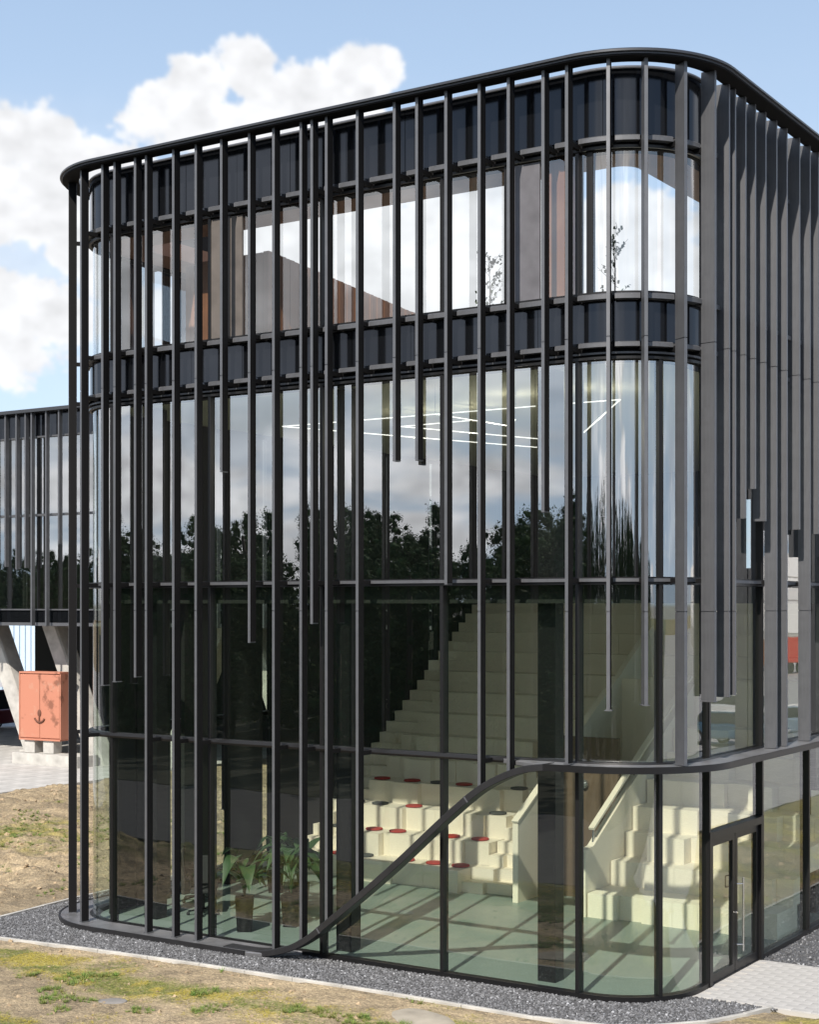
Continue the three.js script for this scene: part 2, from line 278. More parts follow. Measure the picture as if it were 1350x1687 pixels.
// base ribbon on the gravel, the S-shaped ribbon that climbs the front, and the canopy ledge
{
  const q = (a, b, c, n) => Array.from({ length: n + 1 }, (_, i) => { const t = i / n; return [(1 - t) ** 2 * a[0] + 2 * t * (1 - t) * b[0] + t * t * c[0], (1 - t) ** 2 * a[1] + 2 * t * (1 - t) * b[1] + t * t * c[1]]; });
  const base = [...outline(0.03, sL(-19.5), sF(-6.65)).reverse(), ...outline(0.60, sL(-19.5), sF(-7.5)), ...q([-7.4, 0.60], [-7.0, 0.55], [-6.7, 0.06], 8)];
  P('base_ribbon', planPlate(base.reverse(), 0.012, RIB, 0.012), M.ledge);
  const led = [...q([-2.7, 0.06], [-2.2, 0.40], [-1.6, 0.50], 8), ...outline(0.50, sF(-1.5), END1), ...outline(0.08, sF(-2.6), END1).reverse()];
  P('canopy_ledge', planPlate(led, 3.52, 3.592, 0.01), M.ledge);
  P('canopy_edge', sweep(rect(0.495, 0.525, 3.50, 3.60), sF(-1.75), END1), M.frame);
  P('base_edge', sweep(rect(0.595, 0.625, 0.005, 0.10), sL(-19.5), sF(-7.45)), M.ribbon);
  const pts = [[-1.70, 3.55], [-2.10, 3.49], [-2.46, 3.36], [-2.89, 3.13], [-3.44, 2.70], [-4.47, 1.80], [-5.19, 1.21], [-5.80, 0.735], [-6.17, 0.45], [-6.56, 0.235], [-7.0, 0.10], [-7.36, 0.05], [-8.0, 0.045]];
  const cv = new THREE.CatmullRomCurve3(pts.map(([x, y]) => new THREE.Vector3(x, y, 0))), up = [], dn = [];
  for (let i = 0; i <= 70; i++) { const p = cv.getPoint(i / 70), t = cv.getTangent(i / 70); up.push(new THREE.Vector2(p.x + t.y * 0.045, p.y - t.x * 0.045)); dn.push(new THREE.Vector2(p.x - t.y * 0.045, p.y + t.x * 0.045)); }
  const g = new THREE.ExtrudeGeometry(new THREE.Shape([...up, ...dn.reverse()]), { depth: 0.26, bevelEnabled: true, bevelSize: 0.008, bevelThickness: 0.008, bevelSegments: 1 });
  g.translate(0, 0, 0.25); P('climbing_ribbon', metric(g), M.ribbon);
  for (const t of [0.285, 0.62]) { const p = cv.getPoint(t), d = cv.getTangent(t), c = new THREE.BoxGeometry(0.022, 0.112, 0.29); c.rotateZ(Math.atan2(d.y, d.x)); P('ribbon_joint', c.translate(p.x, p.y, 0.38), M.trim); }
}
// entrance: a double door in the right-hand facade
{
  const fr = merge([box(-0.13, 0.05, 0.0, 2.44, -1.76, -1.64), box(-0.13, 0.05, 0.0, 2.44, -4.02, -3.90), box(-0.131, 0.051, 2.31, 2.43, -3.90, -1.76), box(-0.13, 0.02, 0.005, 0.03, -3.9, -1.76)]);
  P('door_frame', fr, M.frame);
  for (const [a, b, k] of [[-1.765, -2.815, 0], [-2.835, -3.895, 1]]) {
    const z0 = Math.min(a, b), z1 = Math.max(a, b);
    const leaf = P('door', merge([box(-0.07, 0.0, 0.03, 2.305, z1 - 0.10, z1), box(-0.07, 0.0, 0.03, 2.305, z0, z0 + 0.10), box(-0.0701, -0.0001, 2.19, 2.305, z0 + 0.10, z1 - 0.10), box(-0.0701, -0.0001, 0.03, 0.17, z0 + 0.10, z1 - 0.10)]), M.frame);
    const pane = new THREE.PlaneGeometry(z1 - z0 - 0.2, 2.02); pane.rotateY(Math.PI / 2); part(leaf, 'door_pane', pane.translate(-0.03, 1.18, (z0 + z1) / 2), M.glass);
    if (k) { part(leaf, 'handle', merge([rod([0.085, 0.35, z1 - 0.13], [0.085, 1.55, z1 - 0.13], 0.017, 12), rod([0, 0.46, z1 - 0.13 + 0.07], [0.09, 0.46, z1 - 0.13], 0.011), rod([0, 1.45, z1 - 0.13 + 0.07], [0.09, 1.45, z1 - 0.13], 0.011)]), M.steel); part(leaf, 'lock', rod([0, 0.98, z1 - 0.05], [0.02, 0.98, z1 - 0.05], 0.025, 14), M.steel); }
    else { part(leaf, 'handle', merge([rod([-0.1, 1.42, z0 + 0.16], [-0.1, 1.60, z0 + 0.16], 0.011), rod([-0.1, 1.42, z0 + 0.16], [-0.07, 1.42, z0 + 0.05], 0.011), rod([-0.1, 1.60, z0 + 0.16], [-0.07, 1.60, z0 + 0.05], 0.011)]), M.frame); }
  }
}
// floors, ceiling, roof, inner walls
const inner = outline(-0.14, END0, END1);
P('ground_floor', planPlate(inner, -0.2, 0.02), M.floor);
P('upper_floor', planPlate(outline(-0.30, END0, END1), 9.74, 9.98), M.ceil);
P('rear_floor', box(-12.2, -0.2, 6.05, 6.3, -19.5, -15.0), M.ceil);
{ // roof: an eave all round, open above the terrace, closed at the rear
  P('terrace_eave', sweep(rect(-1.0, -0.25, 12.88, 13.2), sL(-15.0), sR(-15.0)), M.wood);
  P('roof_slab', box(-12.14, -0.26, 12.88, 13.2, -19.6, -15.0), M.wood);
}
const vis = [-11.6, -10.4, -8.9, -7.55, -6.2, -4.6, -3.0, -1.2]; let vx = -12.3;
for (const x of [...vis, 99]) { P('rear_wall', box(vx, Math.min(x, -0.1), 0, 12.88, -19.7, -19.5), M.black); vx = x + 0.2; }
vis.forEach((x, i) => { P('rear_wall', box(x, x + 0.2, 0, i % 2 ? 6.5 : 7.0, -19.7, -19.5), M.black); P('rear_wall', box(x, x + 0.2, i % 3 ? 8.9 : 8.2, 12.88, -19.7, -19.5), M.black); });
// a dark inner lining on the left side, with slits
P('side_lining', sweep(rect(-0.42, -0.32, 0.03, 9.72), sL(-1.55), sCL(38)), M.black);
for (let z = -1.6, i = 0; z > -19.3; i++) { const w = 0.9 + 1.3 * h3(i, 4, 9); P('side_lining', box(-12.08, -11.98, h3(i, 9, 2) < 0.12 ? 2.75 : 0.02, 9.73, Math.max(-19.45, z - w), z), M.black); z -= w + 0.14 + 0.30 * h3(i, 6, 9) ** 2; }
// upper storey: a room with boarded walls on the left, a roof terrace behind the right bays
for (let i = 0; i < 107; i++) { const z = -1.02 - i * 0.13; if (z < -14.8) break; const top = 12.44 - (-1 - z) * 0.075; P('wall_board', box(-8.34 - (i % 3) * 0.008, -8.22 + (i % 2) * 0.01, 9.98, top, z - 0.122, z), M.wood); }
P('terrace_core', slopeWall(-9.9, -8.345, [[-1.0, 9.98], [-1.0, 12.42], [-14.9, 11.38], [-14.9, 9.98]]), M.wood);
P('terrace_wall', box(-12.1, -0.3, 9.98, 12.6, -15.2, -15.0), M.wood);
for (let i = 0; i < 7; i++) P('wall_board', box(-11.75 + i * 0.135, -11.63 + i * 0.135, 9.98, 12.88, -2.9 - (i % 2) * 0.012, -2.78), M.wood);
M.shutter = std([0.14, 0.14, 0.16], 0.6, 0.0, { map: smudge }); M.shutter2 = std([0.13, 0.115, 0.105], 0.7, 0, { map: smudge });
P('grey_panel', sweep(rect(-0.015, 0.022, 10.60, 12.84), sF(-2.58), sF(-2.07)), M.shutter);
P('grey_panel', sweep(rect(-0.015, 0.022, 10.60, 12.84), sF(-8.72), sF(-8.38)), M.shutter2);
P('grey_panel', sweep(rect(-0.015, 0.022, 10.60, 12.84), sF(-8.26), sF(-7.98)), M.shutter2);
P('window_post', sweep(rect(-0.12, 0.03, 10.70, 12.86), sF(-2.70), sF(-2.60)), M.frame);
P('window_post', sweep(rect(-0.12, 0.03, 10.70, 12.86), sF(-8.38), sF(-8.25)), M.frame);
P('window_post', sweep(rect(-0.5, -0.12, 10.70, 12.86), sF(-1.98), sF(-1.6)), M.wood);
P('window_post', sweep(rect(-0.12, 0.0, 10.70, 12.86), sF(-1.28), sF(-1.18)), M.frame);
// steel columns just inside the glass
for (const [x, z] of [[-2.27, -0.72], [-6.22, -0.72], [-10.9, -0.95], [-0.62, -8.4]]) { P('column', metric(new RoundedBoxGeometry(0.32, 9.7, 0.30, 2, 0.012).translate(x, 4.87, z)), M.frame); }

// ---------------------------------------------------------------- inside: the seating stair
const RISE = 0.48, RUN = 0.68, TZ = -6.42;
const trib = thing('seating_stair', 'broad cream plywood seating stair of box seats climbing inside the pavilion behind the front glass', 'tribune', [-9, 0, TZ]);
const T = (name, g, m = M.ply) => part(trib, name, g.translate(9, 0, -TZ), m);
for (let k = 0; k < 13; k++) {
  const z1 = TZ - k * RUN, y1 = RISE * (k + 1), y0 = Math.max(0, y1 - RISE);
  const right = k >= 8 ? -0.4 : -5.95;
  if (k < 6) { // rows of loose-looking box seats: fronts stand proud or back by turns
    let x = -11.15, n = 0; const xr = k === 0 ? -7.35 : -7.1;
    while (x < xr - 0.1) {
      const w = Math.min(0.5 + 0.32 * h3(k, n, 5), xr - x), pr = [0, 0.16, 0.27, 0.06][Math.floor(4 * h3(k, n, 8))] + (k ? 0 : 0.02), lift = 0;
      T('box_seat', box(x + 0.002, x + w - 0.002, y0, y1 - lift, z1 - RUN - 0.3, z1 + pr - 0.1)); x += w; n++;
    }
    for (const [a, b] of [[-12.1, -11.15], [xr, right]]) for (let j = 0; j < 2; j++) { const dz = RUN / 2; const wig = 0.3 + 0.35 * h3(k, j, a > -9 ? 2 : 4); const xm = a + (b - a) * wig; T('step', box(a, xm, y0, y0 + RISE / 2 * (j + 1), z1 - dz * (j + 1) - 0.02, z1 - dz * j + (j ? 0 : 0.02))); T('step', box(xm + 0.002, b, y0 - 0.003, y0 + RISE / 2 * (j + 1) - 0.003, z1 - dz * (j + 1) - 0.2, z1 - dz * j - 0.14)); }
    T('step', box(-12.09, right - 0.005, 0, y0 + 0.02, z1 - RUN - 0.31, z1 - 0.3));
  } else {
    let x = -12.1; const w0 = 2.0; let n = 0;
    for (let j = 0; j < 2; j++) T('step', box(-12.1, -11.1, y0, y0 + RISE / 2 * (j + 1), z1 - RUN / 2 * (j + 1) - 0.02, z1 - RUN / 2 * j));
    x = -11.1;
    while (x < right - 0.2) { const w = Math.min(w0 * (0.6 + 0.8 * h3(k, n, 3)), right - x); T('tread', box(x + 0.003, x + w - 0.003, y0, y1, z1 - RUN - 0.35, z1 + 0.004 * (n % 2))); x += w; n++; }
  }
}
T('balustrade', slopeWall(-5.92, -5.80, [[-6.0, 0.02], [-6.0, 1.60], [-10.6, 4.3], [-14.3, 6.6], [-14.3, 0.02]]));
T('balustrade_cap', bar([-5.86, 1.64, -5.98], [-5.86, 4.33, -10.6], 0.15, 0.04));
// the second seating block by the entrance
const tr2 = thing('entrance_seating', 'cream plywood seating block with a sloping handrail wall just inside the entrance door', 'tribune', [-2.2, 0, -5.5]);
const T2 = (name, g, m = M.ply) => part(tr2, name, g.translate(2.2, 0, 5.5), m);
for (let k = 0; k < 7; k++) {
  const z1 = -5.5 - k * RUN, y0 = RISE * k, y1 = y0 + RISE; let x = -4.0, n = 0;
  while (x < -0.3) { const w = Math.min([0.62, 0.78, 0.5, 0.9][Math.floor(4 * h3(k, n, 21))], -0.25 - x); const back = k ? [0.0, 0.34, 0.0, 0.2][Math.floor(4 * h3(k, n, 33))] : (n === 1 ? 0.1 : 0); T2('box_seat', box(x + 0.002, x + w - 0.002, k ? y0 : 0.02, y1, z1 - RUN - 0.4, z1 - back)); x += w; n++; }
}
T2('balustrade', slopeWall(-4.16, -4.02, [[-5.45, 0.02], [-5.45, 1.30], [-5.80, 1.34], [-7.5, 2.34], [-10.8, 4.25], [-10.8, 0.02]]));
T2('handrail', bar([-4.09, 1.66, -5.85], [-4.09, 4.42, -10.7], 0.12, 0.05));
T2('rail_bracket', merge([bar([-4.09, 1.3, -5.9], [-4.09, 1.68, -5.95], 0.03), bar([-4.09, 2.4, -7.8], [-4.09, 2.82, -7.85], 0.03)]), M.steel);
T2('back_wall', box(-5.8, -0.3, 0.02, 4.32, -10.95, -10.85));
M.brown = std([0.15, 0.105, 0.07], 0.6, 0, { map: streak });
T2('passage_wall', box(-5.79, -4.17, 0.02, 3.3, -7.3, -7.2), M.brown);
T2('passage_lamp', merge([rod([-4.9, 2.35, -7.19], [-4.9, 2.35, -7.13], 0.09, 14), rod([-4.9, 2.35, -7.13], [-4.9, 2.35, -7.1], 0.035, 10)]), M.steel);
// cushions on the seats
{
  M.red = std([0.36, 0.035, 0.025], 0.9); M.felt = std([0.055, 0.06, 0.055], 0.9);
  const rows = [['front', [[-11.75, 1], [-10.7, 1], [-10.03, 0], [-8.95, 1], [-8.22, 1], [-7.58, 1]]], ['second', [[-11.2, 0], [-10.25, 1], [-9.62, 1], [-8.22, 1], [-7.5, 1]]], ['third', [[-11.2, 0], [-10.55, 0], [-9.63, 1], [-7.45, 0]]], ['fourth', [[-10.95, 1], [-10.12, 1], [-9.4, 0], [-8.72, 1], [-7.3, 0]]]];
  const ord = ['first', 'second', 'third', 'fourth', 'fifth', 'sixth'];
  const g = new THREE.LatheGeometry([[0.001, 0], [0.17, 0], [0.19, 0.012], [0.195, 0.025], [0.185, 0.042], [0.15, 0.05], [0.001, 0.046]].map(([a, b]) => new THREE.Vector2(a, b)), 24);
  let first = null;
  rows.forEach(([row, list], k) => list.forEach(([x, red], i) => {
    const o = first ? first.clone() : shade(new THREE.Mesh(g, M.red)); first = first || o;
    o.material = red ? M.red : M.felt; o.name = numbered('seat_cushion'); o.position.set(x, RISE * (k + 1) + 0.003, TZ - k * RUN - 0.3); scene.add(o);
    tag(o, `${red ? 'red' : 'dark grey'} round cushion, ${ord[i]} from left on the ${row} row of the seating stair`, 'cushion', 'round cushions on the seating stair');
  }));
}
// linear lamps hung under the hall ceiling, each a bent line of light
{
  M.glow = new THREE.MeshStandardMaterial({ color: 0xffffff, emissive: new THREE.Color(1, 0.97, 0.9), emissiveIntensity: 1.1, roughness: 0.5 });
  const list = [[[[-2.7, -1.0], [-7.9, -1.02], [-5.8, -6.8]], 'longest white V-shaped line lamp hanging at the left under the hall ceiling'], [[[-4.6, -2.1], [-6.1, -2.2], [-5.0, -5.4]], 'short white V-shaped line lamp hanging inside the longest one'], [[[-4.62, -1.0], [-4.42, -3.2], [-3.85, -2.4]], 'small hooked white line lamp hanging above the column'], [[[-2.1, -1.0], [-1.2, -1.02], [-3.85, -5.0]], 'white V-shaped line lamp hanging by the rounded glass corner']];
  for (const [p, label] of list) {
    const y = 9.22, o = thing('line_lamp', label, 'lamp', [p[1][0], y, p[1][1]], 0, 'line lamps under the hall ceiling'), L = (q) => [q[0] - p[1][0], 0, q[1] - p[1][1]];
    for (const e of [p[0], p[2]]) { part(o, 'light_bar', bar(L(p[1]), L(e), 0.016, 0.016), M.glow); }
    for (const e of p) part(o, 'cable', rod([L(e)[0], 0.015, L(e)[2]], [L(e)[0], 0.51, L(e)[2]], 0.004, 5), M.frame);
    const l = new THREE.PointLight(0xfff4e0, 1.2, 0, 2); l.position.set(p[1][0] + 0.5 * (p[2][0] - p[1][0]), y - 0.1, p[1][1] + 0.5 * (p[2][1] - p[1][1])); scene.add(l);
  }
}
// potted plants and a swivel chair behind the left glass
M.leaf = new THREE.MeshPhysicalMaterial({ color: new THREE.Color().setRGB(0.03, 0.07, 0.02), roughness: 0.55, transmission: 0.25, thickness: 0, side: THREE.DoubleSide });
function leafGeo(len, w, droop) { // a creased blade
  const n = 6, pos = [], idx = [];
  for (let i = 0; i <= n; i++) { const t = i / n, hw = w * Math.sin(Math.PI * Math.pow(t, 0.7)) * 0.5 + 0.002, y = len * t * 0.75 - droop * t * t * len, z = len * t * 0.75; pos.push(-hw, y + hw * 0.35, z, 0, y, z, hw, y + hw * 0.35, z); }
  for (let i = 0; i < n; i++) for (const k of [0, 1]) { const a = i * 3 + k; idx.push(a, a + 1, a + 4, a, a + 4, a + 3); }
  const g = new THREE.BufferGeometry(); g.setAttribute('position', new THREE.Float32BufferAttribute(pos, 3)); g.setIndex(idx); g.computeVertexNormals(); g.setAttribute('uv', new THREE.Float32BufferAttribute(new Float32Array(pos.length / 3 * 2), 2)); return g;
}
const PLANTS = [[[-8.72, 0.02, -0.95], 0.34, 0.62, 1.1, 'broad-leaved plant in a tall dark square pot close to the left glass'], [[-8.25, 0.02, -1.75], 0.32, 0.6, 1.25, 'leafy plant in a dark pot behind another, one leaf hanging to the right'], [[-9.1, 0.02, -3.1], 0.36, 0.5, 1.2, 'pale fan-leaved plant in a dark pot before the foot of the seating stair'], [[-10.6, 0.02, -4.3], 0.36, 0.5, 0.9, 'bushy plant in a dark pot by the left side glazing']];
for (const [pos, w, h, len, label] of PLANTS) {
  const o = thing('potted_plant', label, 'plant', pos, rr(0, 1), 'potted plants inside the hall');
  const pot = new THREE.CylinderGeometry(w * 0.72, w * 0.55, h, 4, 1); pot.rotateY(Math.PI / 4); part(o, 'pot', metric(pot.translate(0, h / 2, 0)), M.frame);
  part(o, 'soil', new THREE.CircleGeometry(w * 0.48, 12).rotateX(-Math.PI / 2).translate(0, h + 0.004, 0), M.dark);
  for (let i = 0; i < 15; i++) {
    const L = len * rr(0.45, 0.8), g = leafGeo(L, L * rr(0.22, 0.4), rr(0.3, 1.3)), st = rr(0.15, 0.75) * len;
    const lean = rr(0.05, 0.3); g.translate(0, st, lean * st); g.rotateY(i * 2.4 + rr(-0.3, 0.3)); const m = part(o, 'leaf', g.translate(0, h, 0), M.leaf);
    const a = i * 2.4; part(m, 'stalk', rod([0, h - 0.02, 0], [Math.sin(a) * lean * st, h + st, Math.cos(a) * lean * st], 0.006, 5), M.leaf);
  }
}
for (const [x, z, ry, label] of [[-10.35, -1.7, 0.6, 'black swivel chair with a star base just inside the left glass'], [-11.3, -2.6, 2.2, 'black swivel chair with a star base nearest the left corner of the hall']]) {
  const o = thing('swivel_chair', label, 'chair', [x, 0.02, z], ry, 'swivel chairs inside the hall');
  const seat = new RoundedBoxGeometry(0.48, 0.09, 0.46, 3, 0.04); part(o, 'seat', seat.translate(0, 0.47, 0), M.rubber);
  const bk = new RoundedBoxGeometry(0.44, 0.55, 0.06, 3, 0.03); bk.rotateX(-0.15); part(o, 'backrest', bk.translate(0, 0.82, -0.24), M.rubber);
  part(o, 'post', rod([0, 0.1, 0], [0, 0.44, 0], 0.028, 12), M.frame);
  for (let i = 0; i < 5; i++) { const a = i * 1.2566; const leg = part(o, 'leg', bar([0, 0.12, 0], [Math.sin(a) * 0.3, 0.075, Math.cos(a) * 0.3], 0.035, 0.03), M.frame); const c = new THREE.SphereGeometry(0.035, 10, 8); part(leg, 'castor', c.translate(Math.sin(a) * 0.3, 0.035, Math.cos(a) * 0.3), M.rubber); }
  part(o, 'armrest', merge([bar([-0.26, 0.5, 0], [-0.28, 0.7, 0], 0.03), bar([-0.28, 0.7, -0.14], [-0.28, 0.7, 0.14], 0.05, 0.03), bar([0.26, 0.5, 0], [0.28, 0.7, 0], 0.03), bar([0.28, 0.7, -0.14], [0.28, 0.7, 0.14], 0.05, 0.03)]), M.frame);
}
// saplings in planters on the roof terrace
M.bark = std([0.07, 0.055, 0.045], 0.9); M.smallLeaf = new THREE.MeshPhysicalMaterial({ color: new THREE.Color().setRGB(0.07, 0.1, 0.04), roughness: 0.7, transmission: 0.2, thickness: 0, side: THREE.DoubleSide });
for (const [x, z, h, label] of [[-3.85, -1.5, 1.75, 'thin-twigged sapling in a planter on the roof terrace, left of the grey blind'], [-3.15, -1.6, 2.2, 'taller thin-twigged sapling on the roof terrace right beside the grey blind'], [-1.55, -1.55, 1.8, 'thin-twigged sapling in a planter behind the rounded glass corner of the roof terrace']]) {
  const o = thing('sapling', label, 'tree', [x, 9.98, z], 0, 'saplings on the roof terrace');
  part(o, 'planter', metric(new THREE.BoxGeometry(0.5, 0.45, 0.5).translate(0, 0.225, 0)), M.frame);
  const tw = [rod([0, 0.4, 0], [0.02, 0.45 + h * 0.55, 0.01], 0.012, 6), rod([0.02, 0.45 + h * 0.55, 0.01], [-0.03, 0.45 + h * 0.85, 0], 0.006, 5)], lf = [];
  const lg = new THREE.PlaneGeometry(0.035, 0.05);
  for (let i = 0; i < 26; i++) {
    const y = 0.55 + h * rr(0.12, 0.82), a = rr(0, 6.28), l = rr(0.15, 0.45) * (1.2 - y / (h + 0.6)), e = [Math.sin(a) * l, y + l * 1.1, Math.cos(a) * l]; tw.push(rod([0.01, y, 0], e, 0.003, 4));
    for (let j = 0; j < 7; j++) { const t = rr(0.3, 1.1), g = lg.clone(); g.rotateX(rr(0, 3)); g.rotateY(rr(0, 3)); lf.push(g.translate(e[0] * t + rr(-.03, .03), y + (e[1] - y) * t + rr(-.03, .03), e[2] * t + rr(-.03, .03))); }
  }
  part(o, 'twigs', merge(tw), M.bark); part(o, 'leaves', merge(lf), M.smallLeaf).userData.kind = 'stuff';
}

// ---------------------------------------------------------------- ground
// where things lie: gravel bed outline, soil elsewhere
const KERB = [[-13.62, -19], [-13.62, -1.6], [-13.42, 0.55], [-13.2, 2.08], [-11.97, 1.93], [-9.8, 1.70], [-7.65, 1.53], [-3.87, 1.39], [-1.4, 1.42], [-0.35, 1.26], [0.25, 0.86], [0.75, 0.28], [1.08, -0.42], [1.26, -1.0]];
const KERB2 = [[1.22, -3.84], [1.38, -6], [1.38, -19]];
const inBed = (x, z) => { if (z < -19 || x < -13.6 || x > 1.4) return false; if (x > 0 && z < -0.95) return x < 1.36; let c = false; const P2 = [...KERB, [1.3, -19]]; for (let i = 0, j = P2.length - 1; i < P2.length; j = i++) { const [xi, zi] = P2[i], [xj, zj] = P2[j]; if ((zi > z) !== (zj > z) && x < (xj - xi) * (z - zi) / (zj - zi) + xi) c = !c; } return c; };
const distTo = (poly, x, z) => { let d = 1e9; for (let i = 0; i + 1 < poly.length; i++) { const [ax, az] = poly[i], [bx, bz] = poly[i + 1], t = Math.max(0, Math.min(1, ((x - ax) * (bx - ax) + (z - az) * (bz - az)) / ((bx - ax) ** 2 + (bz - az) ** 2))); d = Math.min(d, Math.hypot(x - ax - t * (bx - ax), z - az - t * (bz - az))); } return d; };
function soilY(x, z) {
  if (x < -28.25) return -0.16;
  if (x > 6.5 || z > 8.3) return -0.16;
  const inside = inBed(x, z), d = Math.min(distTo(KERB, x, z), distTo(KERB2, x, z));
  if (inside) return d > 0.25 ? -0.12 : -0.03;
  if (x > 1 && x < 6.3 && z < -0.8 && z > -4) return -0.05;
  const far = sstep(0.1, 1.2, d), left = sstep(-13.7, -16, x), right = sstep(1.6, 3, x);
  const n = fbm(x * 0.9, 1.5, z * 0.9, 4) - 0.5, f = fbm(x * 6, 4.5, z * 6, 3) - 0.5, ridge = Math.abs(fbm(x * 0.5 + 3, 8, z * 1.6, 3) - 0.5);
  return 0.005 + far * (0.09 * n + 0.035 * f + (left + right) * (0.30 * n + 0.17 * f + 0.45 * (0.12 - ridge)));
}
const vegAt = (x, z) => { // how mossy the soil is
  const n = fbm(x * 0.55 + 11, 2.5, z * 0.9 + 3, 4), f = fbm(x * 3.1, 6.5, z * 3.1, 3), d = distTo(KERB, x, z);
  const band = Math.exp(-(((z - 2.75 - 0.06 * (x + 9)) / 0.8) ** 2)) * (x > -14 ? 1 : 0) * sstep(0.25, 0.7, d);
  const lp = x < -14 ? Math.exp(-(((x + 21) / 3.2) ** 2) - (((z + 7.2) / 2.6) ** 2)) : 0;
  return sstep(0.50, 0.74, n * 0.62 + f * 0.30 + 0.20 * band + 0.16 * lp - (x < -13.7 && lp < 0.2 ? 0.10 : 0) +  0.30 * sstep(4.2, 6.4, z) * (z > 0 ? 1 : 0) + (x > 1.6 ? 0.16 : 0));
};
{
  const axis = (a, b, fine, lo, hi, grow) => { const out = [a]; let v = a, st = fine; for (; v < b;) { v += fine; out.push(v); } st = fine; v = b; while (v < hi) { st *= grow; v = Math.min(hi, v + st); out.push(v); } st = fine; v = a; while (v > lo) { st *= grow; v = Math.max(lo, v - st); out.unshift(v); } return out; };
  const xs = axis(-29, 7, 0.11, -600, 600, 1.5), zs = axis(-20, 8.4, 0.11, -600, 600, 1.5), nx = xs.length, nz = zs.length;
  const pos = new Float32Array(nx * nz * 3), col = new Float32Array(nx * nz * 3), uv = new Float32Array(nx * nz * 2), idx = [];
  for (let j = 0; j < nz; j++) for (let i = 0; i < nx; i++) {
    const x = xs[i], z = zs[j], k = j * nx + i; pos[3 * k] = x; pos[3 * k + 1] = soilY(x, z); pos[3 * k + 2] = z; uv[2 * k] = x; uv[2 * k + 1] = z;
    const w = vegAt(x, z), n = fbm(x * 1.3 + 40, 3, z * 1.3, 3), wet = fbm(x * 0.35, 9, z * 0.5, 3), g = fbm(x * 2 + 3, 12, z * 2, 2);
    const so = [0.43 + 0.2 * (n - 0.5), 0.345 + 0.16 * (n - 0.5), 0.225 + 0.1 * (n - 0.5)], dk = 0.62 + 0.7 * wet, gr = sstep(4.2, 6.4, z), mo = (g > 0.46 ? [0.40, 0.35, 0.07] : [0.25, 0.25, 0.065]).map((q, c) => q * (1 - gr) + [0.13, 0.15, 0.035][c] * gr);
    for (let c = 0; c < 3; c++) col[3 * k + c] = (so[c] * dk) * (1 - 0.85 * w) + mo[c] * 0.85 * w;
  }
  for (let j = 0; j + 1 < nz; j++) for (let i = 0; i + 1 < nx; i++) { const a = j * nx + i; idx.push(a, a + nx, a + 1, a + 1, a + nx, a + nx + 1); }
  const g = new THREE.BufferGeometry(); g.setAttribute('position', new THREE.BufferAttribute(pos, 3)); g.setAttribute('color', new THREE.BufferAttribute(col, 3)); g.setAttribute('uv', new THREE.BufferAttribute(uv, 2)); g.setIndex(idx); g.computeVertexNormals();
  const soilTex = noiseTex(1024, (u, v) => { const a = tileN(u, v, 8, 7, 31), b = tileN(u, v, 64, 3, 37), s = b > 0.66 ? 0.14 : 0, q = Math.min(1, 0.68 + 0.75 * (a - 0.5) + 0.5 * (b - 0.5) + s); return [q, q * 0.985, q * 0.96]; });
  const soilBump = noiseTex(1024, (u, v) => { const q = Math.min(1, Math.max(0, 0.5 + 0.8 * (tileN(u, v, 16, 6, 41) - 0.5) + 0.3 * (tileN(u, v, 96, 2, 47) - 0.5))); return [q, q, q]; });
  soilTex.repeat.set(0.5, 0.5); soilBump.repeat.set(0.71, 0.71);
  const m = mesh('ground', g, new THREE.MeshStandardMaterial({ vertexColors: true, map: soilTex, bumpMap: soilBump, bumpScale: 0.06, roughness: 0.97 }));
  tag(m, 'bare sandy soil with mossy patches round the pavilion', null, null, 'structure');
}
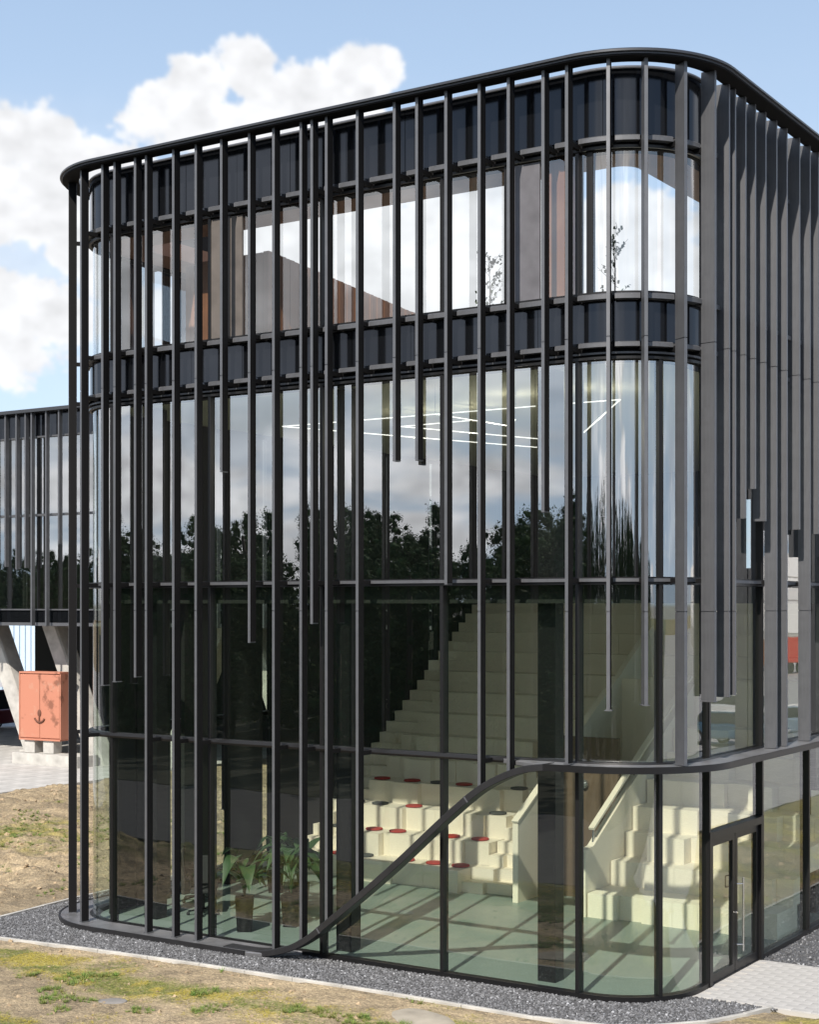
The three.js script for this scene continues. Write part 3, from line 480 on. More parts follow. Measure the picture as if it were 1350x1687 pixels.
// gravel bed: a sheet and loose stones on it
{
  const pts = [...KERB.map(([x, z]) => [x, z]), [1.3, -3.9], [1.38, -6], [1.38, -19]];
  const bed = mesh('gravel_bed', planPlate(pts, -0.05, 0.0), std([0.10, 0.105, 0.115], 0.95, 0, { map: smudge })); tag(bed, 'strip of dark grey gravel round the foot of the pavilion', null, null, 'structure');
  const geo = new THREE.IcosahedronGeometry(1, 0), p = geo.attributes.position, q = new THREE.Vector3();
  for (let i = 0; i < p.count; i++) { q.fromBufferAttribute(p, i); const w = 0.75 + 0.5 * h3(Math.round(q.x * 50), Math.round(q.y * 50), Math.round(q.z * 50)); p.setXYZ(i, q.x * w, q.y * w * 0.7, q.z * w); }
  geo.computeVertexNormals();
  const N = 90000, im = new THREE.InstancedMesh(geo, std([1, 1, 1], 0.85), N), mt = new THREE.Matrix4(), qt = new THREE.Quaternion(), e = new THREE.Euler(), c = new THREE.Color();
  let n = 0; const inner2 = (x, z) => x > -12.98 && x < 0.0 && z < 0.0 && !(x < -11.1 && z > -1.3 && Math.hypot(x + 11.1, z + 1.3) > 1.9) && !(x > -1.3 && z > -1.3 && Math.hypot(x + 1.3, z + 1.3) > 1.3);
  while (n < N) {
    const k = n % 20; let x, z;
    if (k < 17) { x = rr(-13.6, 1.4); z = rr(-1.4, 2.1); } else { x = rnd() < 0.5 ? rr(0, 1.38) : rr(-13.6, -12.9); z = rr(-14, -1); }
    if (!inBed(x, z) || inner2(x, z) || (x > -0.02 && z < -1.02 && z > -3.85)) continue;
    const s = 0.007 + 0.018 * rnd() ** 2.5; e.set(rr(0, 6), rr(0, 6), rr(0, 6)); qt.setFromEuler(e);
    mt.compose(new THREE.Vector3(x, 0.004 + s * 0.3, z), qt, new THREE.Vector3(s, s, s * rr(0.8, 1.5))); im.setMatrixAt(n, mt);
    const t = rnd() < 0.035 ? rr(0.25, 0.4) : 0.055 + 0.14 * rnd() ** 1.6; im.setColorAt(n, c.setRGB(t * 0.97, t, t * 1.07)); n++;
  }
  im.name = 'gravel_stones'; shade(im); scene.add(im); tag(im, 'loose dark grey gravel stones along the pavilion foot', null, null, 'stuff');
}
// pale concrete edging, one piece after another
M.kerb = std([0.54, 0.53, 0.50], 0.9, 0, { map: smudge });
{
  const o = thing('concrete_edging', 'thin pale concrete edging between the dark gravel and the bare soil', 'kerb', [-7.6, 0, 1.5]);
  for (const line of [KERB, KERB2]) for (let i = 0; i + 1 < line.length; i++) {
    const [ax, az] = line[i], [bx, bz] = line[i + 1], L = Math.hypot(bx - ax, bz - az), n = Math.max(1, Math.round(L / 1.0));
    for (let k = 0; k < n; k++) { const f = (k + 0.004) / n, g2 = (k + 0.996) / n, b = new RoundedBoxGeometry(0.07, 0.2, L * (g2 - f) + (n === 1 ? 0.03 : 0), 1, 0.008); b.rotateY(Math.atan2(bx - ax, bz - az)); const t = (f + g2) / 2; part(o, 'edging_piece', metric(b.translate(ax + (bx - ax) * t + 7.6, -0.052 + 0.004 * rr(-1, 1), az + (bz - az) * t - 1.5)), M.kerb); }
  }
}
// path of pale pavers at the door
{
  const base = mesh('path_bed', box(-0.02, 9, -0.08, 0.015, -3.9, -1.0), std([0.40, 0.39, 0.37], 0.95)); tag(base, 'joint sand under the paved entrance path', null, null, 'structure');
  const o = thing('entrance_path', 'path of pale concrete pavers leading up to the glass double door', 'path', [2, 0, -2.4]); o.userData.kind = 'structure'; delete o.userData.category;
  const mats = [0.49, 0.50, 0.51, 0.495].map((v) => std([v, v * 0.985, v * 0.955], 0.9, 0, { map: smudge }));
  const geo = metric(new RoundedBoxGeometry(0.297, 0.07, 0.147, 1, 0.004));
  let n = 0; const rest = [];
  for (let j = 0; j < 19; j++) for (let i = 0; i < 26; i++) {
    const x = 0.21 + i * 0.3 + (j % 2) * 0.15, z = -1.1 - j * 0.15, y = -0.008 + 0.002 * h3(i, j, 2);
    if (z < -3.86) continue;
    if (n < 290 && i < 16) { part(o, 'paver', geo, mats[Math.floor(4 * h3(i, j, 4))], [x - 2, y, z + 2.4]); n++; } else { const g = geo.clone(); rest.push(g.translate(x - 2, y, z + 2.4)); }
  }
  part(o, 'far_pavers', merge(rest), mats[1]).userData.kind = 'stuff';
}
// paved yard on the left, the lot on the right, the road in front
M.slab = [0.54, 0.57, 0.555].map((v) => std([v, v * 0.985, v * 0.95], 0.92, 0, { map: smudge }));
{
  const base = mesh('yard', box(-120, -28.3, -0.14, 0.0, -90, 8.2), std([0.52, 0.51, 0.49], 0.92, 0, { map: smudge })); tag(base, 'pale concrete yard beyond the soil on the left', null, null, 'structure');
  const o = thing('yard_slabs', 'large pale concrete slabs with open joints on the yard at the left', 'paving', [-36, 0, -18]); o.userData.kind = 'structure'; delete o.userData.category;
  for (let i = 0; i < 8; i++) for (let j = 0; j < 9; j++) part(o, 'slab', box(-28.31 - (i + 1) * 2.6 + 0.012 + 36, -28.31 - i * 2.6 + 36, 0.004, 0.035 + 0.004 * h3(i, j, 1), -34 + j * 3.2 + 0.012 + 18, -34 + (j + 1) * 3.2 + 18), M.slab[Math.floor(3 * h3(i, j, 6))]);
}
tag(mesh('parking_lot', box(6.6, 260, -0.14, -0.02, -260, 8.2), std([0.55, 0.54, 0.535], 0.93, 0, { map: smudge })), 'pale parking lot beyond the soil to the right', null, null, 'structure');
tag(mesh('road', box(-220, 220, -0.14, -0.03, 8.5, 18), std([0.10, 0.10, 0.105], 0.9, 0, { map: smudge })), 'grey asphalt road passing in front of the pavilion', null, null, 'structure');
// moss, weeds and straw
{
  const tuft = (n, h, w) => { const pos = []; for (let i = 0; i < n; i++) { const a = i * 2.4, r = 0.3 * w, cx = Math.sin(a) * r * (i / n), cz = Math.cos(a) * r * (i / n), dx = Math.sin(a) * w, dz = Math.cos(a) * w, hh = h * (0.6 + 0.4 * h3(i, 3, 3)), px = Math.cos(a) * 0.12 * w, pz = -Math.sin(a) * 0.12 * w; pos.push(cx - px, 0, cz - pz, cx + px, 0, cz + pz, cx + dx, hh, cz + dz); } const g = new THREE.BufferGeometry(); g.setAttribute('position', new THREE.Float32BufferAttribute(pos, 3)); g.computeVertexNormals(); return g; };
  const mat = new THREE.MeshPhysicalMaterial({ color: 0xffffff, roughness: 0.85, transmission: 0.25, thickness: 0, side: THREE.DoubleSide });
  const add = (name, label, N, geo, place) => {
    const im = new THREE.InstancedMesh(geo, mat, N), mt = new THREE.Matrix4(), qt = new THREE.Quaternion(), up = new THREE.Vector3(0, 1, 0), c = new THREE.Color(); let n = 0, tries = 0;
    while (n < N && tries++ < N * 60) { const r = place(); if (!r) continue; const [x, z, s, col] = r; qt.setFromAxisAngle(up, rr(0, 6.28)); mt.compose(new THREE.Vector3(x, soilY(x, z) - 0.004, z), qt, new THREE.Vector3(s, s * rr(0.7, 1.3), s)); im.setMatrixAt(n, mt); im.setColorAt(n, c.setRGB(...col)); n++; }
    im.count = n; im.name = name; shade(im); scene.add(im); tag(im, label, null, null, 'stuff');
  };
  const free = (x, z) => !inBed(x, z) && x > -28 && x < 6.4 && !(x > 0 && z < -0.9 && z > -4);
  add('moss', 'yellow-green moss and short grass growing on the bare soil', 60000, tuft(7, 0.022, 0.02), () => { const near = rnd() < 0.8, x = near ? rr(-14, 3) : rr(-28, -13.7), z = near ? rr(1.2, 8) : rr(-14, 2); if (!free(x, z) || rnd() > vegAt(x, z) ** 1.3) return null; const g = rnd(); return [x, z, rr(0.6, 1.5), fbm(x * 2 + 3, 12, z * 2, 2) > 0.5 ? [0.36 + 0.1 * g, 0.32 + 0.06 * g, 0.055] : [0.14 + 0.1 * g, 0.20 + 0.05 * g, 0.045]]; });
  add('weeds', 'clumps of fresh green grass on the bare soil', 4200, tuft(11, 0.075, 0.06), () => { const near = rnd() < 0.62, x = near ? rr(-14, 2.5) : rr(-27, -14), z = near ? rr(1.5, 8) : rr(-13, 1); if (!free(x, z)) return null; const n = fbm(x * 1.4 + 70, 5, z * 1.4, 2), lp = x < -14 ? Math.exp(-(((x + 21) / 3.0) ** 2) - (((z + 7.2) / 2.2) ** 2)) : 0; if (n + 0.26 * lp + 0.12 * (fbm(x * 6, 1, z * 6, 2) - 0.5) < 0.69 || distTo(KERB, x, z) < 0.15) return null; return [x, z, rr(0.5, 1.25), [0.13 + 0.07 * rnd(), 0.19 + 0.06 * rnd(), 0.04]]; });
  add('straw', 'dry straw and twigs lying on the bare soil', 8000, (() => { const g = new THREE.BoxGeometry(0.16, 0.004, 0.006); return g; })(), () => { const near = rnd() < 0.5, x = near ? rr(-14, 3) : rr(-28, -13.7), z = near ? rr(1.5, 8) : rr(-16, 2); if (!free(x, z) || fbm(x * 0.8, 2, z * 0.8 + 20, 2) < 0.5) return null; const g = rr(0.7, 1.1); return [x, z, rr(0.4, 1.4), [0.48 * g, 0.38 * g, 0.24 * g]]; });
  // clods
  const cg = new THREE.IcosahedronGeometry(1, 1), cp = cg.attributes.position, cq = new THREE.Vector3(); for (let i = 0; i < cp.count; i++) { cq.fromBufferAttribute(cp, i); const w = 0.7 + 0.6 * h3(Math.round(cq.x * 40), Math.round(cq.y * 40), Math.round(cq.z * 40)); cp.setXYZ(i, cq.x * w, cq.y * w * 0.6, cq.z * w); } cg.computeVertexNormals();
  const keep = mat; void keep;
  const im = new THREE.InstancedMesh(cg, std([1, 1, 1], 0.97), 9000), mt = new THREE.Matrix4(), qt = new THREE.Quaternion(), e = new THREE.Euler(), c = new THREE.Color(); let n = 0;
  while (n < 9000) { const k = rnd(), x = k < 0.55 ? rr(-28, -13.8) : k < 0.75 ? rr(1.5, 6.4) : rr(-14, 2), z = k < 0.55 ? rr(-17, 2) : k < 0.75 ? rr(-16, 3) : rr(1.6, 8); if (!free(x, z)) continue; const s = 0.006 + (x < -13.8 || x > 1.5 ? 0.06 : 0.035) * rnd() ** 6; e.set(rr(0, 6), rr(0, 6), rr(0, 6)); qt.setFromEuler(e); mt.compose(new THREE.Vector3(x, soilY(x, z), z), qt, new THREE.Vector3(s, s, s)); im.setMatrixAt(n, mt); const g = rr(0.7, 1.15); im.setColorAt(n, c.setRGB(0.34 * g, 0.26 * g, 0.17 * g)); n++; }
  im.name = 'soil_clods'; shade(im); scene.add(im); tag(im, 'crumbs and clods of dry earth on the soil', null, null, 'stuff');
}
function rock(name, label, x, z, sx, sy, sz, col, ry) {
  const g = new THREE.IcosahedronGeometry(1, 4), p = g.attributes.position, q = new THREE.Vector3();
  for (let i = 0; i < p.count; i++) { q.fromBufferAttribute(p, i); const w = 0.8 + 0.45 * fbm(q.x * 1.7 + x, q.y * 1.7, q.z * 1.7 + z, 4); p.setXYZ(i, q.x * w * sx, q.y * w * sy, q.z * w * sz); }
  g.computeVertexNormals(); const m = mesh(name, metric(g), std(col, 0.93, 0, { map: smudge })); m.position.set(x, soilY(x, z), z); m.rotation.y = ry; tag(m, label, 'stone'); return m;
}
rock('flat_stone', 'flat grey stone lying among green weeds at the lower left', -7.25, 4.0, 0.24, 0.035, 0.15, [0.24, 0.23, 0.22], 0.4);
rock('buried_slab', 'pale flat slab half buried in the mossy soil at the bottom edge', -2.75, 2.32, 0.62, 0.03, 0.36, [0.42, 0.38, 0.31], -0.4);

// ---------------------------------------------------------------- left: the raised wing on slanting concrete legs
const WZ = -19, WY0 = 5.22, WY1 = 13.15;
const wing = thing('raised_wing', 'black building wing with fins raised on slanting concrete legs, left of the pavilion', 'building', [-33, 0, WZ]);
const Wp = (name, g, m) => part(wing, name, g.translate(33, 0, -WZ), m);
{
  const X0 = -62, X1 = -15.5;
  Wp('floor_slab', box(X0, X1, WY0, WY0 + 0.12, WZ - 12, WZ + 0.02), M.trim);
  Wp('roof_slab', box(X0, X1, WY1 - 0.12, WY1, WZ - 12, WZ + 0.45), M.roofrim);
  for (let x = X0; x < X1; x += 2.4) { Wp('sill_panel', box(x + 0.005, x + 2.395, WY0 + 0.14, 5.78, WZ - 0.06, WZ), M.panel); Wp('parapet_panel', box(x + 0.005, x + 2.395, 12.2, WY1 - 0.14, WZ - 0.06, WZ), M.panel); Wp('glass_pane', new THREE.PlaneGeometry(2.33, 3.42).translate(x + 1.2, 7.53, WZ - 0.04), M.glassSun); Wp('glass_pane', new THREE.PlaneGeometry(2.33, 2.78).translate(x + 1.2, 10.73, WZ - 0.04), M.glassSun); Wp('mullion', box(x - 0.03, x + 0.03, 5.79, 12.19, WZ - 0.12, WZ + 0.02), M.frame); }
  Wp('transom', box(X0, X1, 9.25, 9.33, WZ - 0.1, WZ + 0.05), M.trim); Wp('sill', box(X0, X1, 5.79, 5.84, WZ - 0.1, WZ + 0.06), M.trim); Wp('lintel', box(X0, X1, 12.13, 12.19, WZ - 0.1, WZ + 0.06), M.trim);
  Wp('floor', box(X0, X1, 5.5, 5.7, WZ - 11.8, WZ - 0.3), M.ceil); Wp('rear_wall', box(X0, X1, WY0, WY1, WZ - 12.2, WZ - 12), M.black); Wp('ceiling', box(X0, X1, 12.2, 12.4, WZ - 11.9, WZ - 0.2), M.black);
  for (let i = 0; i < 6; i++) Wp('partition', box(-36.2 + i * 2.9, -35.9 + i * 2.9, 5.7, 12.2, WZ - 8, WZ - 2 - (i % 3)), M.black);
  const wf = [[-35.095, WY0], [-34.541, 7.4], [-33.96, 7.3], [-33.481, 7.35], [-33.164, WY0], [-32.412, WY0], [-31.762, 8.2]];
  for (let x = -31.1; x < X1; x += 0.4 + 0.35 * h3(Math.round(x * 10), 2, 2)) wf.push([x, h3(Math.round(x * 10), 1, 2) < 0.5 ? WY0 : 7 + 2 * h3(Math.round(x * 10), 4, 2)]);
  for (let x = -35.7; x > X0; x -= 0.4 + 0.35 * h3(Math.round(x * 10), 2, 2)) wf.push([x, h3(Math.round(x * 10), 1, 2) < 0.5 ? WY0 : 7 + 2 * h3(Math.round(x * 10), 4, 2)]);
  for (const [x, y] of wf) Wp('fin', box(x - 0.035, x + 0.035, y, WY1 - 0.125, WZ + 0.2, WZ + 0.36), M.fin);
  // legs: square concrete struts leaning to the left as they rise, on a block
  for (const [bx, tx] of [[-35.0, -37.6], [-31.7, -34.3], [-28.4, -25.9], [-22.3, -24.6], [-22.3, -19.8], [-41.6, -44.2]]) { const s = new THREE.Shape([[-0.38, 0], [0.30, 0], [0.30 + (tx - bx) + 0.05, WY0 - 0.002], [-0.30 + (tx - bx), WY0 - 0.002]].map(([a, b]) => new THREE.Vector2(bx + a, b))), g = new THREE.ExtrudeGeometry(s, { depth: 0.6, bevelEnabled: true, bevelSize: 0.05, bevelThickness: 0.08, bevelSegments: 1 }); Wp('leg', metric(g.translate(0, 0, -21.2)), M.concrete); }
  Wp('core_wall', box(-46.1, -17, 0, WY0, -31.2, -31), M.black);
}
const plinth = mesh('concrete_block', metric(new RoundedBoxGeometry(0.42, 0.42, 3.4, 1, 0.02)), M.concrete); plinth.position.set(-35.27, 0.245, -21.9); tag(plinth, 'low concrete beam on the yard under the orange steel cabinet', 'block');
{ // a rusty orange steel cabinet
  M.rust = std([0.13, 0.05, 0.03], 0.8); M.orange = std([0.42, 0.20, 0.135], 0.75, 0, { map: noiseTex(512, (u, v) => { const a = tileN(u, v, 6, 5, 61), b = tileN(u, v, 24, 4, 67), w = sstep(0.60, 0.72, a * 0.6 + b * 0.4), r = sstep(0.66, 0.78, tileN(u, v, 5, 5, 71)); return [1 - 0.5 * r, 0.86 + 0.14 * w - 0.45 * r, 0.82 + 0.18 * w - 0.45 * r].map((q) => Math.min(1, q)); }) }); M.orange.map.repeat.set(0.37, 0.37); M.orange.map.offset.set(0.3, 0.1);
  const o = thing('steel_cabinet', 'rusty orange two-door steel cabinet with a dark latch under the raised wing', 'cabinet', [-33.6, 0.95, -19.75], 0.10);
  part(o, 'body', metric(new RoundedBoxGeometry(1.95, 2.5, 0.55, 2, 0.03).translate(0, 1.27, 0)), M.orange);
  for (const s of [-1, 1]) { part(o, 'door', metric(new RoundedBoxGeometry(0.94, 2.36, 0.05, 2, 0.02).translate(s * 0.478, 1.27, 0.29)), M.orange); }
  part(o, 'rim', merge([box(-0.98, 0.98, 2.49, 2.55, -0.26, 0.33), box(-0.98, 0.98, 0.0, 0.06, -0.26, 0.33), box(0.96, 1.0, 0.06, 2.49, -0.26, 0.31), box(-1.0, -0.96, 0.06, 2.49, -0.26, 0.31)]), M.orange);
  const oval = new THREE.SphereGeometry(0.11, 16, 12); oval.scale(0.8, 1.25, 0.35); part(o, 'latch_plate', oval.translate(0.0, 1.02, 0.33), M.rust);
  part(o, 'latch_bar', merge([new THREE.TorusGeometry(0.26, 0.035, 8, 20, 2.2).rotateZ(Math.PI + 0.45).translate(0.02, 0.94, 0.34), rod([0, 0.7, 0.335], [0.0, 0.98, 0.335], 0.03)]), M.rust);
  for (const x of [-0.55, 0.35]) part(o, 'foot', metric(new RoundedBoxGeometry(0.5, 0.5, 0.5, 1, 0.03).translate(x, -0.24, 0)), M.concrete);
  for (const y of [0.4, 1.27, 2.15]) part(o, 'hinge', rod([-0.95, y - 0.07, 0.325], [-0.95, y + 0.07, 0.325], 0.02), M.orange);
}
const sill2 = mesh('concrete_footing', metric(new RoundedBoxGeometry(3.4, 0.43, 1.1, 1, 0.02)), M.concrete); sill2.position.set(-33.2, 0.247, -19.85); tag(sill2, 'long low concrete footing that carries the orange cabinet', 'footing');

// vehicles: one builder, seen mostly in reflection
function makeCar(name, label, category, pos, turn, paint, kind, group) {
  const o = thing(name, label, category, pos, turn, group), van = kind === 'van', L = van ? 4.6 : 4.3, H = van ? 1.95 : 1.46, W = 1.78;
  const body = new THREE.Shape(); const B = van ? [[-2.25, 0.35], [-2.28, 0.9], [-2.2, 1.05], [2.15, 1.05], [2.28, 0.8], [2.25, 0.35]] : [[-2.1, 0.35], [-2.16, 0.7], [-2.0, 0.88], [-0.9, 0.98], [1.9, 0.98], [2.12, 0.85], [2.12, 0.35]];
  body.moveTo(...B[0]); B.slice(1).forEach((p) => body.lineTo(...p));
  const ext = (s, w, b) => new THREE.ExtrudeGeometry(s, { depth: w - 2 * b, bevelEnabled: true, bevelSize: b, bevelThickness: b, bevelSegments: 3, bevelOffset: -b }).translate(0, 0, -(w - 2 * b) / 2);
  const bd = part(o, 'body', metric(ext(body, W, 0.09)), paint);
  const C = van ? [[-1.75, 1.0], [-1.2, H], [2.05, H], [2.15, 1.0]] : [[-1.05, 0.95], [-0.35, H], [1.1, H], [1.85, 0.95]]; const cab = new THREE.Shape(C.map((p) => new THREE.Vector2(...p))); part(o, 'windows', metric(ext(cab, W * 0.88, 0.06)), M.carGlass);
  const rf = new THREE.Shape([[C[1][0] - 0.05, H - 0.06], [C[1][0], H + 0.015], [C[2][0], H + 0.015], [C[2][0] + 0.06, H - 0.06]].map((p) => new THREE.Vector2(...p))); part(bd, 'roof', metric(ext(rf, W * 0.9, 0.03)), paint);
  for (const x of [-1.32, 1.3]) for (const z of [-0.8, 0.8]) { const w = part(o, 'wheel', new THREE.CylinderGeometry(0.32, 0.32, 0.2, 22).rotateX(Math.PI / 2).translate(x, 0.32, z), M.rubber); part(w, 'rim', new THREE.CylinderGeometry(0.2, 0.2, 0.215, 14).rotateX(Math.PI / 2).translate(x, 0.32, z), M.steel); }
  for (const z of [-0.62, 0.62]) { part(o, 'headlight', metric(new RoundedBoxGeometry(0.08, 0.13, 0.3, 2, 0.03).translate(-L / 2 + (van ? 0.05 : 0.03), 0.74, z)), M.white); part(o, 'tail_light', metric(new RoundedBoxGeometry(0.06, 0.18, 0.24, 2, 0.02).translate(L / 2 - 0.05, 0.8, z)), M.red); part(o, 'mirror', metric(new RoundedBoxGeometry(0.1, 0.1, 0.18, 2, 0.03).translate(-0.85, 1.02, z * 1.55)), paint); }
  part(o, 'bumper', merge([box(-L / 2 - 0.02, -L / 2 + 0.12, 0.36, 0.56, -0.8, 0.8), box(L / 2 - 0.12, L / 2 + 0.02, 0.36, 0.56, -0.8, 0.8)]), M.rubber);
  return o;
}
M.carGlass = std([0.03, 0.035, 0.04], 0.06, 0, {}); const paint = (c) => new THREE.MeshPhysicalMaterial({ color: new THREE.Color().setRGB(...c), roughness: 0.35, metalness: 0.4, clearcoat: 1, clearcoatRoughness: 0.05 });
makeCar('parked_car', 'dark blue car parked on the lot, mirrored in the glass above the entrance', 'car', [14.8, 0, -41.5], 0.25, paint([0.05, 0.11, 0.17]), 'car', 'cars parked on the lot');
makeCar('parked_car', 'silver blue car parked behind the dark blue one, mirrored in the right-hand glass', 'car', [13.6, 0, -46.5], 0.2, paint([0.22, 0.30, 0.38]), 'car', 'cars parked on the lot');
makeCar('parked_car', 'white car parked farthest off on the lot beyond the other two', 'car', [18.5, 0, -53], 0.3, paint([0.6, 0.6, 0.6]), 'car', 'cars parked on the lot');
makeCar('parked_van', 'maroon van parked under the raised wing behind the left concrete leg', 'van', [-47.3, 0.03, -29.5], 1.75, paint([0.16, 0.012, 0.025]), 'van');
// things beyond the lot, seen in the right-hand glass
{
  const wall = thing('boundary_wall', 'low greyish concrete wall along the far side of the parking lot', 'wall', [25, 0, -70]);
  for (let i = 0; i < 26; i++) part(wall, 'wall_panel', metric(new THREE.BoxGeometry(0.2, 1.25, 2.98).translate(-14.5 + i * 1.1, 0.6, 14 - i * 2.75)).rotateY(0), M.concrete);
  const hd = new THREE.InstancedMesh(new THREE.IcosahedronGeometry(0.3, 1), std([1, 1, 1], 0.95), 900), mt = new THREE.Matrix4(), c = new THREE.Color();
  for (let i = 0; i < 900; i++) { const t = rnd(); mt.makeScale(rr(.5, 1.3), rr(.4, 1.1), rr(.5, 1.3)); mt.setPosition(9.8 + t * 27 + rr(-.4, .4), rr(0.1, 0.7), -55 - t * 68 + rr(-.4, .4)); hd.setMatrixAt(i, mt); const g = rr(.5, 1.2); hd.setColorAt(i, c.setRGB(0.06 * g, 0.10 * g, 0.03 * g)); }
  hd.name = 'hedge'; shade(hd); scene.add(hd); tag(hd, 'low green hedge before the boundary wall', null, null, 'stuff');
  const hall = thing('white_hall', 'long white industrial hall with a grey base beyond the parking lot', 'building', [75, 0, -150], 0.12);
  M.cladding = std([0.74, 0.74, 0.73], 0.7);
  for (let i = 0; i < 28; i++) part(hall, 'cladding_panel', box(-70 + i * 5 + 0.02, -65 + i * 5 - 0.02, 2.9, 11.6, -0.2, 0), M.cladding);
  for (const y of [6.4, 9.0]) part(hall, 'joint_rail', box(-70, 70, y, y + 0.12, 0.0, 0.05), M.concrete);
  part(hall, 'hall_body', box(-70, 70, 0, 11.4, -30, -0.25), M.cladding); part(hall, 'base_wall', box(-70, 70, 0, 2.85, -0.2, 0.02), M.concrete);
  for (let i = 0; i < 9; i++) part(hall, 'gate', box(-62 + i * 15, -57.5 + i * 15, 0, 4.2, 0.06, 0.1), M.shutter);
  const mk = (name, label, x, z, col, L) => { const t = thing(name, label, 'truck', [x, 0, z], 0.3, 'trucks parked before the white hall'); const m = std(col, 0.5, 0.1); part(t, 'box_body', metric(new RoundedBoxGeometry(L, 2.3, 2.4, 2, 0.05).translate(0, 2.1, 0)), m); const cab = metric(new RoundedBoxGeometry(1.8, 2.2, 2.3, 3, 0.15).translate(-L / 2 - 1.1, 1.6, 0)); const cb = part(t, 'cab', cab, m); part(cb, 'windscreen', box(-L / 2 - 2.02, -L / 2 - 1.98, 1.7, 2.5, -1, 1), M.carGlass); for (const wx of [-L / 2 - 1.1, -L / 2 + 1.2, L / 2 - 1.0]) for (const wz of [-1.05, 1.05]) part(t, 'wheel', new THREE.CylinderGeometry(0.48, 0.48, 0.28, 18).rotateX(Math.PI / 2).translate(wx, 0.48, wz), M.rubber); };
  mk('parked_truck', 'red box truck standing before the white hall, nearer one', 34, -108, [0.5, 0.05, 0.035], 5.5); mk('parked_truck', 'orange flat-nosed truck standing before the white hall, middle one', 44, -116, [0.45, 0.17, 0.06], 5); mk('parked_truck', 'long red truck standing before the white hall, farthest one', 52, -128, [0.48, 0.04, 0.04], 8);
}
// pale blue shed seen far off below the wing
{
  const o = thing('blue_shed', 'pale blue corrugated shed far behind the slanting legs at the left', 'shed', [-92, 0, -76], 0.6);
  M.blue = std([0.42, 0.52, 0.62], 0.7); part(o, 'shed_body', box(-14, 14, 0, 8.6, -8, -0.1), M.blue); for (let i = 0; i < 56; i++) part(o, 'cladding_rib', box(-14 + i * 0.5, -13.72 + i * 0.5, 0, 8.6, -0.1, 0.02), M.blue); part(o, 'roof', box(-14.3, 14.3, 8.6, 8.85, -8.3, 0.3), M.concrete);
}
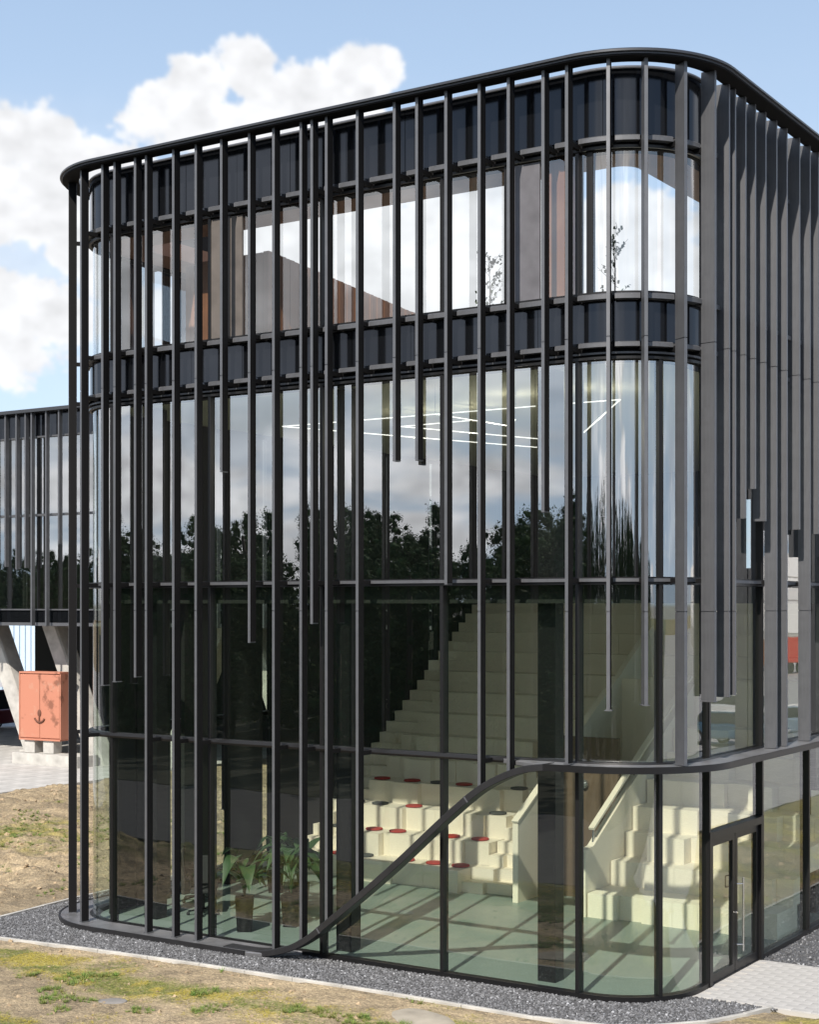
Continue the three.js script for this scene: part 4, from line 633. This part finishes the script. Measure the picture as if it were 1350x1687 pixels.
// the pine wood across the road and some nearer trees: they show in the front glass
{
  const clump = (() => { const pos = []; const core = new THREE.IcosahedronGeometry(0.42, 1).attributes.position; for (let i = 0; i < core.count; i++) { const x = core.getX(i), y = core.getY(i), z = core.getZ(i), w = 0.7 + 0.6 * h3(Math.round(x * 40), Math.round(y * 40), Math.round(z * 40)); pos.push(x * w, y * w * 0.75, z * w); } for (let i = 0; i < 70; i++) { const d = new THREE.Vector3(rr(-1, 1), rr(-0.7, 0.7), rr(-1, 1)), a = new THREE.Vector3(rr(-1, 1), rr(-1, 1), rr(-1, 1)).multiplyScalar(0.24), b = new THREE.Vector3(rr(-1, 1), rr(-1, 1), rr(-1, 1)).multiplyScalar(0.24); pos.push(...d.toArray(), ...d.clone().add(a).toArray(), ...d.clone().add(b).toArray()); } const g = new THREE.BufferGeometry(); g.setAttribute('position', new THREE.Float32BufferAttribute(pos, 3)); g.computeVertexNormals(); return g; })();
  const trees = []; for (let i = 0; i < 560; i++) { const d = rnd(); trees.push([rr(-130, 60), 25 + 34 * d, (7.9 + 3.5 * d) * rr(0.80, 1.12)]); }
  const per = 210, im = new THREE.InstancedMesh(clump, std([1, 1, 1], 0.95), trees.length * per), tk = new THREE.InstancedMesh(new THREE.CylinderGeometry(0.1, 0.2, 1, 7).translate(0, 0.5, 0), M.bark, trees.length), mt = new THREE.Matrix4(), qt = new THREE.Quaternion(), e = new THREE.Euler(), c = new THREE.Color();
  trees.forEach(([x, z, h], t) => {
    mt.makeScale(1, h * 0.9, 1); mt.setPosition(x, -0.2, z); tk.setMatrixAt(t, mt); const wide = rr(1.5, 2.5), conical = rnd();
    for (let i = 0; i < per; i++) { const f = rnd(), y = h * (0.10 + 0.90 * f), r = wide * (conical < 0.6 ? 1.05 - f * 0.95 : Math.sqrt(1 - (2 * f - 0.9) ** 2 * 0.8)) * Math.sqrt(rnd()), a = rr(0, 6.28), s = rr(0.14, 0.40); e.set(rr(0, 6), rr(0, 6), rr(0, 6)); qt.setFromEuler(e); mt.compose(new THREE.Vector3(x + Math.sin(a) * r, y, z + Math.cos(a) * r), qt, new THREE.Vector3(s, s, s)); im.setMatrixAt(t * per + i, mt); const g = rr(0.5, 1.5), wm = conical * 0.012; im.setColorAt(t * per + i, c.setRGB((0.02 + wm) * g, (0.046 + wm) * g, 0.016 * g)); }
  });
  im.name = 'pine_wood'; shade(im); scene.add(im); tag(im, 'dense dark pine wood across the road, mirrored in the front glass', null, null, 'stuff');
  tk.name = 'pine_trunks'; shade(tk); scene.add(tk); tag(tk, 'trunks of the pine wood across the road', null, null, 'stuff');
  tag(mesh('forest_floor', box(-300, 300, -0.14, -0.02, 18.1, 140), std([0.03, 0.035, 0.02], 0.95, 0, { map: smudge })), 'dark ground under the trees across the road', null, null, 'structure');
  const gl = new THREE.PlaneGeometry(0.09, 0.13);
  const mkTree = (label, x, z, h, w) => {
    const o = thing('birch_tree', label, 'tree', [x, -0.1, z]), br = [rod([0, 0, 0], [0.1, h * 0.5, 0.05], 0.1, 8), rod([0.1, h * 0.5, 0.05], [0, h * 0.92, 0], 0.05, 7)], lf = [];
    for (let i = 0; i < 46; i++) { const y = h * rr(0.25, 0.9), a = rr(0, 6.28), l = w * rr(0.4, 1) * (1.15 - y / h), en = [Math.sin(a) * l, y + l * 0.6, Math.cos(a) * l]; br.push(rod([0.05, y, 0], en, 0.018, 5)); for (let j = 0; j < 42; j++) { const t = rr(0.25, 1.15), g = gl.clone(); g.rotateX(rr(0, 3)); g.rotateY(rr(0, 3)); lf.push(g.translate(en[0] * t + rr(-.25, .25), y + (en[1] - y) * t + rr(-.3, .2), en[2] * t + rr(-.25, .25))); } }
    part(o, 'trunk', merge(br), M.bark); part(o, 'crown', merge(lf), M.smallLeaf);
  };
  mkTree('slender leafy tree in front of the pavilion, mirrored right of centre in the glass', -1.5, 25.5, 9.0, 1.7); mkTree('smaller leafy tree before the pine wood, mirrored near the rounded corner', 10, 40, 11, 2.4);
}
renderer.render(scene, camera);
